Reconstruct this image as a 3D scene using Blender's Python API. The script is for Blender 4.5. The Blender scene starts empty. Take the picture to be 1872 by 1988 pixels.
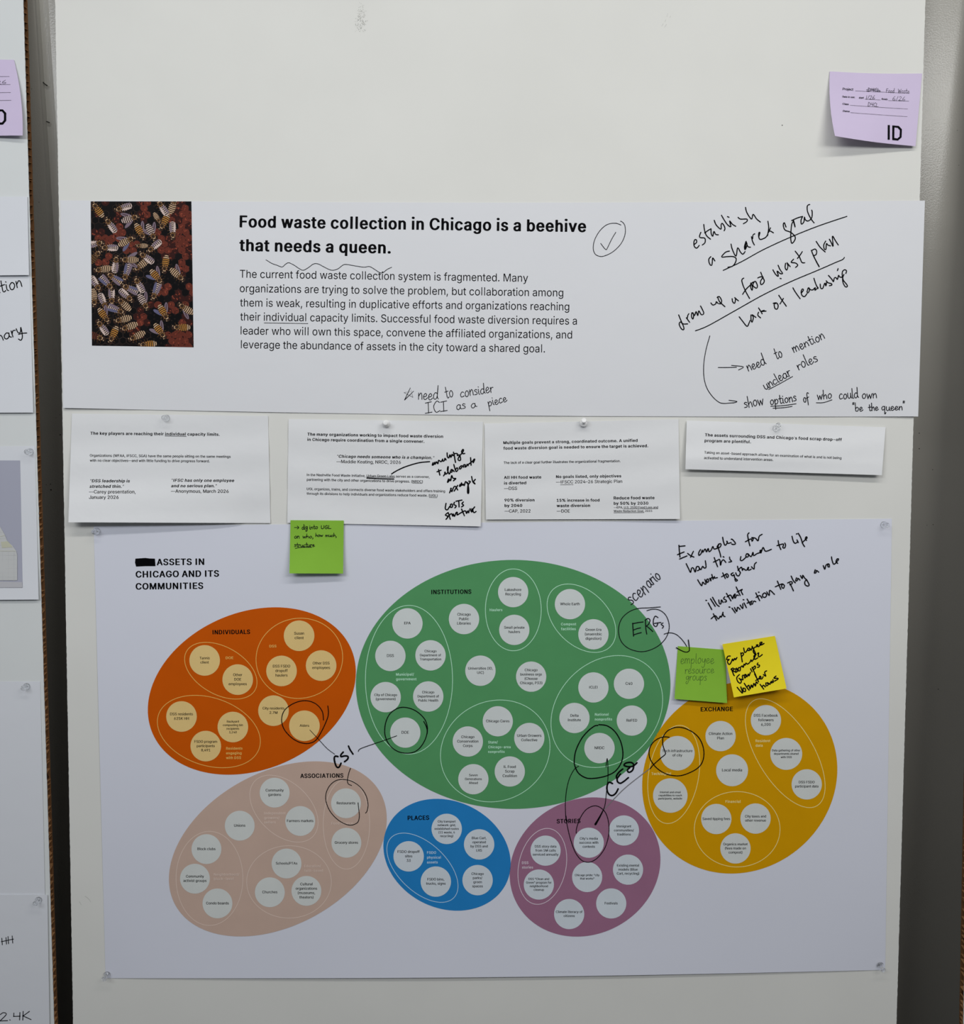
import bpy, math, random
from mathutils import Vector, Matrix
from mathutils.geometry import tessellate_polygon

random.seed(7)
SC = bpy.context.scene
COL = SC.collection
# ------------------------------------------------------------------ camera
W, H, FPX = 1872, 1988, 1750.0
PITCH, LEAN, ROLL = math.radians(8.6), math.radians(5.7), math.radians(0.29)
B0 = Vector((0, -0.1005, 1.35))                       # point of the board's face behind the picture's centre
F = Vector((0, math.cos(PITCH), -math.sin(PITCH)))
CAM = B0 - F * 1.283
_R, _U = Vector((1, 0, 0)), Vector((0, math.sin(PITCH), math.cos(PITCH)))
RX = _R * math.cos(ROLL) + _U * math.sin(ROLL)
UX = _U * math.cos(ROLL) - _R * math.sin(ROLL)
cd = bpy.data.cameras.new('camera'); cam = bpy.data.objects.new('camera', cd); COL.objects.link(cam)
cam.matrix_world = Matrix((
    (RX.x, UX.x, -F.x, CAM.x), (RX.y, UX.y, -F.y, CAM.y), (RX.z, UX.z, -F.z, CAM.z), (0, 0, 0, 1)))
cd.sensor_fit = 'VERTICAL'; cd.sensor_height = 36; cd.lens = 36 * FPX / H
cd.clip_start = 0.02
SC.camera = cam
# ------------------------------------------------------------------ light and exposure
SC.view_settings.view_transform = 'Standard'; SC.view_settings.look = 'None'
SC.view_settings.gamma = 1; SC.view_settings.use_curve_mapping = False
SC.view_settings.exposure = 0.0
wd = bpy.data.worlds.new('room_light'); SC.world = wd; wd.use_nodes = True
nt = wd.node_tree; bg = nt.nodes['Background']
tc = nt.nodes.new('ShaderNodeTexCoord'); sx = nt.nodes.new('ShaderNodeSeparateXYZ'); cr = nt.nodes.new('ShaderNodeValToRGB')
nt.links.new(tc.outputs['Generated'], sx.inputs[0]); nt.links.new(sx.outputs['Z'], cr.inputs[0]); nt.links.new(cr.outputs[0], bg.inputs[0])
cr.color_ramp.elements[0].position = 0.0; cr.color_ramp.elements[0].color = (0.48, 0.525, 0.59, 1)
cr.color_ramp.elements[1].position = 0.9; cr.color_ramp.elements[1].color = (0.93, 0.95, 1.0, 1)
bg.inputs[1].default_value = 0.21

def lamp(name, loc, sizex, sizey, power, color=(1, 0.97, 0.92), aim=None):
    l = bpy.data.lights.new(name, 'AREA'); l.shape = 'RECTANGLE'; l.size = sizex; l.size_y = sizey
    l.energy = power; l.color = color
    o = bpy.data.objects.new(name, l); COL.objects.link(o); o.location = loc
    if aim is not None:
        o.rotation_euler = (Vector(aim) - Vector(loc)).to_track_quat('-Z', 'Y').to_euler()
    return o
lamp('ceiling_tube', (0.3, -1.2, 2.95), 2.4, 0.14, 20, (1.0, 0.985, 0.945))
lamp('fill_light', (1.15, -1.9, 2.42), 1.15, 0.34, 12, (1.0, 1.0, 0.99), (0.35, -0.1, 1.5))  # added fill panel, softens shadows; right end also feeds the wall highlight
lamp('fill_light', (-1.05, -1.9, 2.42), 1.2, 0.36, 14, (0.97, 1.0, 1.03), (-0.35, -0.1, 1.45))  # added fill panel for the left side, no known fixture

# ------------------------------------------------------------------ from a pixel of the photo to a point of the leaning board
UP = Vector((0, math.sin(LEAN), math.cos(LEAN)))
NB = Vector((0, -math.cos(LEAN), math.sin(LEAN)))
def ray(px, py):
    return F * FPX + RX * (px - W / 2) - UX * (py - H / 2)
def hit(px, py, lift=0.0):
    d = ray(px, py)
    t = ((B0 + NB * lift) - CAM).dot(NB) / d.dot(NB)
    return CAM + d * t
def hitwall(px, py, y=0.0):
    d = ray(px, py); t = (y - CAM.y) / d.y
    return CAM + d * t
def bcoord(px, py, lift=0.0):
    p = hit(px, py, lift) - B0
    return p.x, p.dot(UP)
def bpoint(x, s, lift=0.0):
    return B0 + Vector((x, 0, 0)) + UP * s + NB * lift

# ------------------------------------------------------------------ materials
def mat(name, col, rough=0.6, spec=0.3, noise=None, bump=None, **kw):
    m = bpy.data.materials.new(name); m.use_nodes = True
    b = m.node_tree.nodes['Principled BSDF']; t = m.node_tree
    b.inputs['Base Color'].default_value = (*col, 1); b.inputs['Roughness'].default_value = rough
    b.inputs['Specular IOR Level'].default_value = spec
    for k, v in kw.items(): b.inputs[k.replace('_', ' ')].default_value = v
    co = t.nodes.new('ShaderNodeTexCoord')
    if noise:
        sc, amt = noise
        n = t.nodes.new('ShaderNodeTexNoise'); n.inputs['Scale'].default_value = sc; n.inputs['Detail'].default_value = 6
        t.links.new(co.outputs['Object'], n.inputs[0])
        r = t.nodes.new('ShaderNodeMapRange'); r.inputs[1].default_value = 0.25; r.inputs[2].default_value = 0.75
        r.inputs[3].default_value = 1 - amt; r.inputs[4].default_value = 1 + amt
        t.links.new(n.outputs[0], r.inputs[0])
        x = t.nodes.new('ShaderNodeMix'); x.data_type = 'RGBA'; x.blend_type = 'MULTIPLY'; x.inputs[0].default_value = 1
        x.inputs[6].default_value = (*col, 1); t.links.new(r.outputs[0], x.inputs[7]); t.links.new(x.outputs[2], b.inputs['Base Color'])
    if bump:
        sc, st, dist = bump
        n = t.nodes.new('ShaderNodeTexNoise'); n.inputs['Scale'].default_value = sc; n.inputs['Detail'].default_value = 3
        t.links.new(co.outputs['Object'], n.inputs[0])
        u = t.nodes.new('ShaderNodeBump'); u.inputs['Strength'].default_value = st; u.inputs['Distance'].default_value = dist
        t.links.new(n.outputs[0], u.inputs['Height']); t.links.new(u.outputs[0], b.inputs['Normal'])
    return m
def s2l(r, g, b):
    f = lambda c: (c / 255 / 12.92) if c <= 10 else ((c / 255 + 0.055) / 1.055) ** 2.4
    return (f(r), f(g), f(b))
M_WALL = mat('grey_wall_paint', (0.37, 0.358, 0.322), 0.24, 0.5, noise=(3, 0.05), bump=(420, 0.35, 0.0005))
M_FLOOR = mat('dark_carpet', (0.022, 0.022, 0.025), 0.95, 0.1, noise=(60, 0.3))
M_BOARD = mat('white_board_face', (0.74, 0.74, 0.705), 0.62, 0.25, noise=(9, 0.02), bump=(900, 0.08, 0.0002))
M_BOARDL = mat('bluish_white_board_face', (0.70, 0.725, 0.725), 0.62, 0.25, noise=(9, 0.02))
M_KRAFT = mat('kraft_paper', s2l(168, 124, 84), 0.85, 0.1, noise=(70, 0.18))
M_KRAFTB = mat('shaded_kraft_backing', s2l(122, 86, 56), 0.9, 0.1, noise=(70, 0.2))  # kraft darkened: shade inside the cells is put into the colour
M_KRAFTD = mat('shaded_kraft_core', s2l(66, 42, 27), 0.9, 0.1, noise=(60, 0.2))  # darkest kraft: shade of the recessed honeycomb painted into the colour
M_BANNER = mat('banner_paper', (0.725, 0.735, 0.765), 0.55, 0.3, noise=(5, 0.012), bump=(26, 0.10, 0.004))
M_CARD = mat('card_paper', (0.775, 0.785, 0.80), 0.55, 0.3, noise=(6, 0.012), bump=(40, 0.16, 0.003))
M_POSTER = mat('poster_paper', (0.715, 0.735, 0.825), 0.5, 0.3, noise=(4, 0.012), bump=(14, 0.08, 0.004))
M_LEFT = mat('left_sheet_paper', (0.72, 0.74, 0.785), 0.55, 0.3, bump=(24, 0.10, 0.004))
M_INK = mat('black_print', (0.004, 0.004, 0.005), 0.6, 0.02)
M_MARK = mat('black_marker_ink', (0.003, 0.003, 0.004), 0.6, 0.02)
M_PEN = mat('dark_pen_ink', (0.008, 0.008, 0.012), 0.6, 0.02)
M_FAINT = mat('faded_marker_ink', (0.22, 0.215, 0.225), 0.5, 0.25)
M_PURPLE = mat('lilac_note_paper', (0.63, 0.54, 0.735), 0.6, 0.25, noise=(18, 0.03), bump=(30, 0.08, 0.003))
M_GREEN = mat('green_sticky_paper', (0.245, 0.50, 0.045), 0.6, 0.15, noise=(20, 0.04), bump=(30, 0.08, 0.003))
M_YELLOW = mat('yellow_sticky_paper', (0.87, 0.72, 0.02), 0.6, 0.12, noise=(20, 0.03), bump=(30, 0.08, 0.003))
M_SMUDGE = mat('grey_smudge', (0.50, 0.50, 0.47), 0.7, 0.2, noise=(300, 0.25))
M_SCUFF = mat('dark_scuff', (0.02, 0.02, 0.018), 0.7, 0.2)
M_SOOT = mat('dark_grime', (0.10, 0.10, 0.095), 0.7, 0.2, noise=(200, 0.6))
def clear_plastic():
    m = bpy.data.materials.new('clear_plastic'); m.use_nodes = True; t = m.node_tree; t.nodes.clear()
    o = t.nodes.new('ShaderNodeOutputMaterial'); mx = t.nodes.new('ShaderNodeMixShader'); tr = t.nodes.new('ShaderNodeBsdfTransparent')
    gl = t.nodes.new('ShaderNodeBsdfGlass'); mx.inputs[0].default_value = 0.5
    tr.inputs[0].default_value = (0.97, 0.975, 0.98, 1); gl.inputs['Roughness'].default_value = 0.03; gl.inputs['IOR'].default_value = 1.46
    t.links.new(tr.outputs[0], mx.inputs[1]); t.links.new(gl.outputs[0], mx.inputs[2]); t.links.new(mx.outputs[0], o.inputs[0])
    return m
M_CLEAR = clear_plastic()
M_WHITEP = mat('white_plastic', (0.82, 0.82, 0.82), 0.3, 0.5)
M_STEEL = mat('pin_steel', (0.6, 0.6, 0.6), 0.25, 0.5, Metallic=1.0)

# ------------------------------------------------------------------ object helpers
def link(name, me, parent=None, mats=()):
    o = bpy.data.objects.new(name, me); COL.objects.link(o)
    if parent is not None: o.parent = parent
    for m in mats: me.materials.append(m)
    return o
def tag(o, label, cat, group=None, kind=None):
    o['label'] = label; o['category'] = cat
    if group: o['group'] = group
    if kind: o['kind'] = kind
    return o
def mesh(name, verts, faces, origin, parent=None, mats=(), mi=None, smooth=False):
    """verts are world points; the mesh is stored relative to origin"""
    me = bpy.data.meshes.new(name)
    me.from_pydata([tuple(Vector(v) - origin) for v in verts], [], faces)
    if mi: me.polygons.foreach_set('material_index', mi)
    if smooth: me.polygons.foreach_set('use_smooth', [True] * len(me.polygons))
    me.update()
    o = link(name, me, parent, mats)
    if parent is None: o.location = origin
    return o
def boxpts(p000, ex, ey, ez):
    p = [p000, p000 + ex, p000 + ex + ey, p000 + ey]; p += [q + ez for q in p]
    return p, [(0, 3, 2, 1), (4, 5, 6, 7), (0, 1, 5, 4), (1, 2, 6, 5), (2, 3, 7, 6), (3, 0, 4, 7)]
class Geo:
    def __init__(s): s.v = []; s.f = []; s.m = []
    def add(s, v, f, m=0):
        k = len(s.v); s.v += v; s.f += [tuple(i + k for i in t) for t in f]; s.m += [m] * len(f)

# ------------------------------------------------------------------ the setting: wall with a panel joint, floor
XA = (hitwall(75, 0).x + hitwall(85, 200).x + hitwall(120, 780).x) / 3
XB = XA + 0.0125
g = Geo()
prof = [(-3.2, 0), (XA - 0.004, 0), (XA - 0.001, -0.0012), (XA + 0.001, 0.004), (XB - 0.001, 0.004), (XB, -0.001), (XB + 0.003, 0), (3.2, 0)]
vs = []
for z in (0.0, 3.0):
    vs += [Vector((x, y, z)) for x, y in prof] + [Vector((-3.2, 0.12, z)), Vector((3.2, 0.12, z))]
n = len(prof) + 2; ring = list(range(len(prof))) + [len(prof) + 1, len(prof)]
g.add(vs, [(ring[i], ring[(i + 1) % n], ring[(i + 1) % n] + n, ring[i] + n) for i in range(n)])
wall = mesh('wall_back', g.v, g.f, Vector((0, 0, 0)), None, [M_WALL])
tag(wall, 'grey painted wall behind the leaning boards', 'wall', kind='structure')
v, f = boxpts(Vector((-3.2, -4.2, -0.05)), Vector((6.4, 0, 0)), Vector((0, 4.32, 0)), Vector((0, 0, 0.05)))
tag(mesh('floor', v, f, Vector((0, 0, 0)), None, [M_FLOOR]), 'dark carpet floor below the boards', 'floor', kind='structure')

# ------------------------------------------------------------------ the three leaning honeycomb boards
S_BOT = -B0.z / math.cos(LEAN) + 0.004
S_TOP = 0.85
T = 0.012
def edge_x(p0, p1, s, lift=0.0):
    (x0, s0), (x1, s1) = bcoord(*p0, lift), bcoord(*p1, lift)
    return x0 + (x1 - x0) * (s - s0) / (s1 - s0)
def make_board(le, re, label, face_mat, show=None, jag=0.0):
    """le / re: two photo points on the left and right edges (or a constant x), s runs up the board"""
    ex = lambda e, s: e if isinstance(e, float) else edge_x(e[0], e[1], s)
    org = bpoint((ex(le, S_BOT) + ex(re, S_BOT)) / 2, S_BOT, -T / 2)
    root = bpy.data.objects.new('pinboard', None); COL.objects.link(root); root.location = org
    tag(root, label, 'board', 'boards leaning on the wall')
    ns = 700
    ss = [S_BOT + (S_TOP - S_BOT) * i / ns for i in range(ns + 1)]
    rnd = random.Random(len(label))
    jl = [rnd.uniform(-jag, jag) for _ in ss]; jr = [rnd.uniform(-jag, jag) for _ in ss]
    def skin(name, l0, l1, m, inset=0.0):
        v = []; f = []
        for i, s in enumerate(ss):
            a, b = ex(le, s) + jl[i] + inset, ex(re, s) + jr[i] - inset
            v += [bpoint(a, s, l1), bpoint(b, s, l1), bpoint(b, s, l0), bpoint(a, s, l0)]
        for i in range(ns):
            a = 4 * i
            for k in range(4): f.append((a + k, a + (k + 1) % 4, a + 4 + (k + 1) % 4, a + 4 + k))
        f += [(3, 2, 1, 0), tuple(4 * ns + k for k in range(4))]
        return mesh(name, v, f, org, root, [m])
    skin('face_sheet', -0.0011, 0.0, face_mat)
    skin('back_sheet', -T, -T + 0.0009, M_KRAFTB)
    # core: recessed block, and paper webs of the honeycomb that reach the open edge
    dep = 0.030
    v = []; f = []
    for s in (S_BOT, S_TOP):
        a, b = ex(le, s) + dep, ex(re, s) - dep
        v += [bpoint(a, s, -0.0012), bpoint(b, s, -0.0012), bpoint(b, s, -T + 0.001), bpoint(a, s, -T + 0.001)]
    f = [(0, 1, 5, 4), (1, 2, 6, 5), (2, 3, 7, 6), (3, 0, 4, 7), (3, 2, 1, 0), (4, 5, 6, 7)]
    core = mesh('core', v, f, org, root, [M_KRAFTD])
    if show:
        gw = Geo(); s = -0.80
        sgn = 1 if show == 'r' else -1
        while s < 0.80:
            e = ex(re if show == 'r' else le, s)
            pitch = rnd.choice((0.0055, 0.0085, 0.0095, 0.0105, 0.0115))
            t = 0.0007; d1, d2 = rnd.gauss(0, 0.0012), rnd.gauss(0.0022, 0.0012)
            a, b = e - sgn * (dep + 0.001), e - sgn * rnd.uniform(0.0001, 0.0007)
            q = [(a, -0.0011, rnd.gauss(0, .004)), (b, -0.0011, d1), (b, -T + 0.001, d1 + d2), (a, -T + 0.001, rnd.gauss(0, .004))]
            vv = [bpoint(x, s + ds, l) for x, l, ds in q] + [bpoint(x, s + ds + t, l) for x, l, ds in q]
            box = [(0, 1, 2, 3), (4, 7, 6, 5), (0, 4, 5, 1), (1, 5, 6, 2), (2, 6, 7, 3), (3, 7, 4, 0)]
            gw.add(vv, box)
            if rnd.random() < .78:                                  # cut wall of the next cell, some way in from the edge
                x1, x2 = e - sgn * rnd.uniform(.0015, .016), e - sgn * rnd.uniform(.0015, .016)
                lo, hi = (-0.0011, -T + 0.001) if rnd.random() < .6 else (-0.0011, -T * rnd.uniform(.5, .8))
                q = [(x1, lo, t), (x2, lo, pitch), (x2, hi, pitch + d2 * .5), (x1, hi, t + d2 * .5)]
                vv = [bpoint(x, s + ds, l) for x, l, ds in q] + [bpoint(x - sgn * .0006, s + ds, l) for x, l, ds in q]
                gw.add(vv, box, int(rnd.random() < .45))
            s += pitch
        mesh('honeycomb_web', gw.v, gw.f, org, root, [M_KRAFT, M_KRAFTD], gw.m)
    return root, org
board, BORG = make_board(((107, 0), (142, 1988)), ((1797, 0), (1741, 1988)),
    'wide white board in the middle carrying the banner and the poster', M_BOARD, None, 0.00025)
make_board(-1.75, ((45, 0), (105, 1988)), 'white board cut off by the left photo edge, brown honeycomb core showing', M_BOARDL, 'r', 0.0002)
make_board(((1878, 1620), (1871, 1988)), 1.85, 'board at the right photo edge, only a sliver of brown core visible', M_BOARD, 'l', 0.0002)

# ------------------------------------------------------------------ lettering: glyph outlines of a plain sans, two weights
OUTLINES = [
[480,530,[[[202,508],[16,1],[84,0],[86,2],[136,142],[344,142],[395,1],[462,0],[278,506],[276,508]],[[239,455],[266,362],[324,198],[155,199],[213,369]]],[[[519,11],[334,496],[327,503],[312,508],[218,508],[203,503],[196,
496],[191,483],[12,11],[18,5],[33,0],[120,0],[135,5],[142,12],[182,125],[188,136],[343,136],[389,13],[397,5],[412,0],[498,0],[513,5]],[[265,350],[315,212],[216,213]]]],
[456,506,[[[61,508],[60,1],[286,2],[319,8],[361,27],[387,48],[400,66],[410,88],[417,112],[417,161],[412,182],[403,202],[382,231],[359,248],[331,260],[316,262],[315,266],[348,280],[364,292],[380,309],[392,331],[398,368],
[397,398],[390,422],[380,444],[349,478],[331,490],[303,502],[261,508]],[[125,229],[269,230],[306,218],[319,210],[337,192],[352,164],[355,149],[355,129],[353,116],[345,98],[326,77],[309,67],[284,60],[251,57],[126,57]],
[[125,286],[126,452],[269,450],[291,443],[309,432],[327,411],[335,386],[335,356],[332,342],[317,318],[296,300],[274,290],[243,285]]],[[[62,503],[56,498],[56,11],[62,5],[77,0],[322,2],[374,13],[417,33],[443,55],[456,73],
[468,98],[474,137],[471,175],[459,206],[429,243],[410,255],[386,265],[407,277],[431,299],[443,315],[451,337],[454,361],[453,392],[446,416],[428,449],[400,475],[382,486],[347,500],[314,506],[77,508]],[[181,220],[285,220],
[302,215],[320,205],[338,187],[346,172],[351,153],[349,124],[336,99],[315,85],[290,78],[182,76]],[[182,295],[182,432],[282,430],[300,424],[313,414],[323,402],[329,386],[331,353],[319,325],[310,314],[297,305],[275,
296]]]],
[510,560,[[[376,20],[413,47],[435,71],[460,114],[467,132],[472,159],[409,160],[400,134],[384,106],[354,78],[326,63],[284,53],[238,55],[209,63],[183,77],[150,106],[129,137],[115,169],[105,212],[104,237],[105,296],[112,
329],[125,366],[140,391],[157,411],[184,433],[211,447],[234,453],[266,457],[289,455],[314,450],[343,438],[364,423],[390,394],[399,379],[409,348],[471,348],[472,356],[460,394],[447,421],[429,446],[398,475],[358,498],[334,
507],[293,515],[229,513],[186,502],[151,485],[123,463],[94,432],[69,392],[54,354],[44,309],[40,266],[44,199],[54,154],[72,111],[97,72],[121,47],[149,25],[186,7],[223,-3],[283,-7],[338,3]]],[[[449,472],[402,497],[359,
510],[329,515],[245,513],[194,500],[152,481],[124,460],[90,426],[80,412],[65,388],[50,351],[40,308],[36,266],[40,200],[50,157],[63,125],[83,92],[122,50],[150,29],[194,9],[239,-3],[274,-6],[319,-6],[347,-3],[387,7],[435,
29],[452,40],[481,66],[505,96],[523,137],[528,165],[522,171],[507,176],[425,176],[410,171],[403,163],[396,141],[385,120],[362,97],[350,90],[334,81],[300,74],[275,75],[254,81],[234,91],[219,102],[196,125],[180,154],[171,
175],[161,216],[161,292],[168,324],[180,356],[196,383],[213,402],[235,419],[255,429],[284,435],[305,435],[344,424],[376,399],[395,371],[403,345],[417,334],[507,333],[522,338],[528,343],[528,352],[516,390],[503,414],[485,
438]]]],
[502,552,[[[61,0],[229,0],[271,3],[313,13],[353,32],[381,52],[405,76],[425,104],[448,156],[458,201],[462,246],[458,309],[448,354],[425,406],[407,432],[379,460],[356,477],[311,497],[264,507],[60,507]],[[126,57],[125,451],
[256,450],[303,437],[323,427],[343,412],[360,392],[380,359],[390,331],[398,281],[398,229],[392,186],[380,151],[362,119],[341,97],[318,80],[288,67],[258,60],[221,57]]],[[[62,5],[77,0],[265,0],[315,5],[357,14],[404,35],
[432,54],[469,92],[496,138],[506,163],[514,201],[518,244],[514,308],[506,347],[486,392],[463,426],[430,457],[407,473],[365,492],[300,506],[77,508],[62,503],[56,498],[56,11]],[[182,76],[181,431],[249,432],[272,430],[299,
424],[324,413],[344,397],[361,378],[381,340],[388,319],[394,278],[394,232],[386,184],[376,157],[358,127],[342,110],[320,95],[295,85],[274,80],[237,76]]]],
[419,469,[[[374,0],[374,57],[125,58],[126,228],[355,229],[354,285],[126,285],[125,451],[371,452],[372,507],[61,508],[60,1]]],[[[425,5],[431,11],[431,67],[419,75],[181,77],[182,219],[390,219],[405,223],[411,229],[411,
285],[399,293],[182,295],[181,431],[415,434],[428,442],[428,498],[422,503],[407,508],[77,508],[62,503],[56,498],[56,11],[62,5],[77,0],[410,0]]]],
[410,460,[[[61,0],[125,1],[126,222],[347,222],[346,278],[125,279],[125,451],[368,452],[368,508],[60,507]]],[[[69,2],[160,0],[175,5],[181,11],[182,212],[382,212],[397,217],[403,223],[403,278],[390,286],[182,288],[181,
431],[412,434],[424,442],[424,498],[419,503],[404,508],[77,508],[62,503],[56,498],[56,11]]]],
[520,570,[[[291,515],[228,513],[194,505],[148,483],[119,462],[90,429],[67,389],[49,334],[44,309],[40,267],[44,199],[52,159],[69,116],[92,77],[123,45],[149,25],[186,7],[224,-3],[259,-7],[303,-5],[341,3],[376,18],[404,37],
[434,66],[457,102],[467,126],[475,159],[479,199],[478,257],[283,257],[283,200],[415,199],[414,174],[407,147],[395,121],[384,104],[363,83],[346,72],[306,57],[256,53],[239,55],[209,63],[186,75],[166,90],[142,116],[134,
129],[115,169],[105,212],[105,296],[112,329],[125,366],[154,407],[181,432],[206,445],[246,455],[289,455],[313,450],[353,430],[379,406],[395,381],[409,348],[474,349],[469,374],[450,416],[435,437],[414,460],[389,480],[359,
497],[333,507]]],[[[192,500],[149,479],[108,447],[86,423],[68,394],[51,356],[40,308],[36,242],[40,200],[48,161],[55,144],[66,117],[88,84],[101,70],[124,48],[145,32],[194,9],[240,-3],[275,-6],[339,-5],[390,7],[427,23],
[455,40],[490,73],[506,95],[521,125],[531,161],[535,200],[535,257],[529,263],[514,267],[299,267],[284,263],[278,257],[278,201],[284,196],[299,191],[409,191],[410,180],[401,149],[391,128],[380,113],[364,97],[347,86],[327,
78],[299,74],[277,75],[254,81],[237,90],[217,104],[198,123],[180,154],[168,184],[161,216],[160,240],[161,292],[168,324],[181,359],[210,399],[232,417],[250,427],[272,434],[314,434],[334,427],[354,415],[380,391],[395,367],
[403,345],[417,334],[517,334],[530,343],[530,351],[520,383],[500,419],[465,457],[435,479],[387,501],[327,515],[264,515],[227,510]]]],
[517,567,[[[61,0],[125,1],[126,232],[391,232],[392,1],[457,1],[456,508],[392,507],[391,288],[126,288],[125,507],[60,507]]],[[[507,5],[513,11],[513,498],[507,503],[492,508],[409,508],[394,503],[388,498],[387,298],[182,
298],[181,498],[175,503],[160,508],[77,508],[62,503],[56,498],[56,11],[62,5],[77,0],[160,0],[175,5],[181,11],[182,222],[387,222],[388,11],[394,5],[409,0],[492,0]]]],
[246,296,[[[91,0],[157,1],[156,508],[90,507]]],[[[107,0],[192,0],[207,5],[213,11],[213,498],[207,503],[192,508],[107,508],[92,503],[86,498],[86,11],[92,5]]]],
[396,446,[[[336,508],[271,507],[271,134],[270,117],[261,92],[248,74],[232,62],[207,52],[179,50],[164,52],[144,58],[122,73],[108,92],[100,117],[98,172],[33,172],[36,106],[50,67],[70,39],[107,10],[146,-3],[177,-7],[231,
-2],[262,10],[291,30],[320,67],[331,99],[336,139]]],[[[380,506],[288,508],[273,503],[267,498],[267,141],[266,125],[257,101],[242,83],[233,76],[220,72],[202,72],[188,76],[172,90],[164,101],[156,125],[154,178],[142,186],
[50,188],[35,183],[29,178],[32,111],[46,74],[66,47],[80,33],[108,14],[153,-1],[193,-6],[228,-6],[268,-1],[307,11],[323,21],[342,33],[372,68],[387,104],[392,142],[392,498]]]],
[467,517,[[[448,0],[243,288],[447,507],[363,508],[183,314],[124,242],[125,507],[61,508],[60,1],[125,1],[125,168],[198,245],[373,0]]],[[[499,5],[504,11],[501,19],[301,287],[498,488],[503,498],[497,503],[482,508],[379,
508],[364,503],[182,315],[181,498],[175,503],[160,508],[77,508],[62,503],[56,498],[56,11],[62,5],[77,0],[160,0],[175,5],[181,11],[181,170],[220,209],[364,13],[374,5],[389,0],[484,0]]]],
[393,443,[[[61,508],[60,1],[361,0],[361,57],[125,58],[125,507]]],[[[69,506],[56,498],[56,11],[62,5],[77,0],[397,0],[412,5],[418,11],[418,67],[405,75],[181,77],[181,498],[175,503],[160,508]]]],
[628,678,[[[568,508],[475,507],[352,188],[314,73],[283,172],[153,506],[151,508],[60,507],[61,0],[122,1],[121,432],[165,302],[285,1],[341,0],[458,296],[506,435],[505,1],[568,1]]],[[[619,503],[604,508],[492,508],[477,503],
[471,498],[340,174],[209,496],[202,503],[187,508],[77,508],[62,503],[56,498],[56,11],[62,5],[77,0],[157,0],[172,5],[178,11],[179,258],[281,11],[287,5],[302,0],[377,0],[392,5],[399,12],[500,260],[501,11],[507,5],[522,0],
[604,0],[619,5],[624,11],[624,498]]]],
[523,573,[[[463,0],[463,507],[398,507],[398,151],[401,82],[353,168],[138,506],[136,508],[61,508],[60,1],[125,1],[125,328],[121,428],[197,298],[383,4],[388,0]]],[[[514,503],[499,508],[415,508],[400,503],[394,498],[394,
196],[201,487],[187,503],[172,508],[77,508],[62,503],[56,498],[56,11],[62,5],[77,0],[160,0],[175,5],[181,11],[182,312],[379,13],[389,5],[404,0],[499,0],[514,5],[519,11],[519,498]]]],
[533,583,[[[304,513],[249,515],[229,513],[196,505],[149,483],[123,463],[90,427],[74,401],[54,354],[44,309],[40,266],[44,199],[52,161],[72,111],[90,81],[114,54],[149,25],[186,7],[223,-3],[258,-7],[311,-3],[348,7],[384,
25],[413,47],[444,81],[465,117],[480,156],[490,202],[494,251],[490,306],[480,352],[462,397],[444,427],[424,451],[383,485],[348,502]],[[296,55],[256,53],[231,57],[209,63],[183,77],[168,88],[142,116],[129,137],[112,179],
[105,212],[105,296],[112,329],[125,366],[140,391],[163,417],[184,433],[211,447],[234,453],[266,457],[299,453],[323,447],[349,433],[371,417],[394,391],[410,361],[422,329],[429,294],[429,214],[420,174],[407,141],[382,104],
[351,77],[324,63]]],[[[434,481],[392,500],[340,513],[265,515],[229,510],[194,500],[145,477],[106,443],[86,421],[70,395],[50,351],[40,308],[36,266],[40,200],[53,149],[68,116],[86,87],[122,50],[150,29],[194,9],[239,-3],
[312,-6],[355,-1],[392,9],[435,29],[464,50],[500,87],[520,118],[536,159],[546,203],[550,259],[546,305],[538,343],[521,386],[500,421],[462,460]],[[294,74],[264,78],[234,91],[219,102],[198,123],[180,154],[168,184],[161,
216],[160,240],[161,292],[168,324],[181,359],[196,383],[214,403],[235,419],[255,429],[284,435],[312,434],[330,429],[350,419],[372,403],[390,383],[406,354],[418,324],[425,290],[426,264],[425,218],[418,185],[406,154],[391,
128],[378,113],[352,91],[322,78]]]],
[445,495,[[[61,0],[125,1],[126,185],[236,185],[276,188],[299,193],[333,207],[354,222],[375,242],[388,262],[400,289],[407,316],[408,362],[403,394],[393,422],[375,452],[354,473],[334,487],[304,500],[253,508],[60,507]],
[[126,242],[126,452],[263,450],[298,438],[322,419],[330,408],[340,384],[345,344],[342,318],[335,298],[323,278],[311,265],[284,250],[258,243]]],[[[62,5],[77,0],[160,0],[175,5],[181,11],[182,177],[272,177],[312,180],[344,
186],[384,202],[405,217],[431,242],[449,270],[463,311],[463,375],[456,401],[444,426],[431,445],[405,470],[385,482],[349,498],[310,506],[77,508],[62,503],[56,498],[56,11]],[[182,253],[181,431],[267,432],[290,427],[314,
414],[326,399],[334,382],[341,345],[336,309],[319,278],[302,265],[274,255]]]],
[533,583,[[[468,-48],[404,38],[439,75],[462,111],[480,156],[490,203],[494,251],[490,306],[480,353],[464,395],[442,430],[414,461],[381,486],[348,502],[296,514],[238,514],[186,502],[153,486],[119,461],[92,430],[69,391],
[52,348],[42,293],[42,216],[52,160],[69,116],[94,76],[123,46],[151,24],[189,6],[229,-4],[284,-6],[313,-3],[358,11],[401,-48]],[[238,454],[278,456],[303,452],[324,446],[351,432],[366,421],[392,393],[410,361],[420,335],
[429,295],[430,243],[429,215],[422,180],[404,135],[394,118],[371,92],[366,89],[364,91],[313,159],[245,158],[319,63],[299,56],[268,52],[234,56],[211,62],[184,76],[163,92],[140,118],[125,143],[114,173],[105,213],[105,296],
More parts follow.
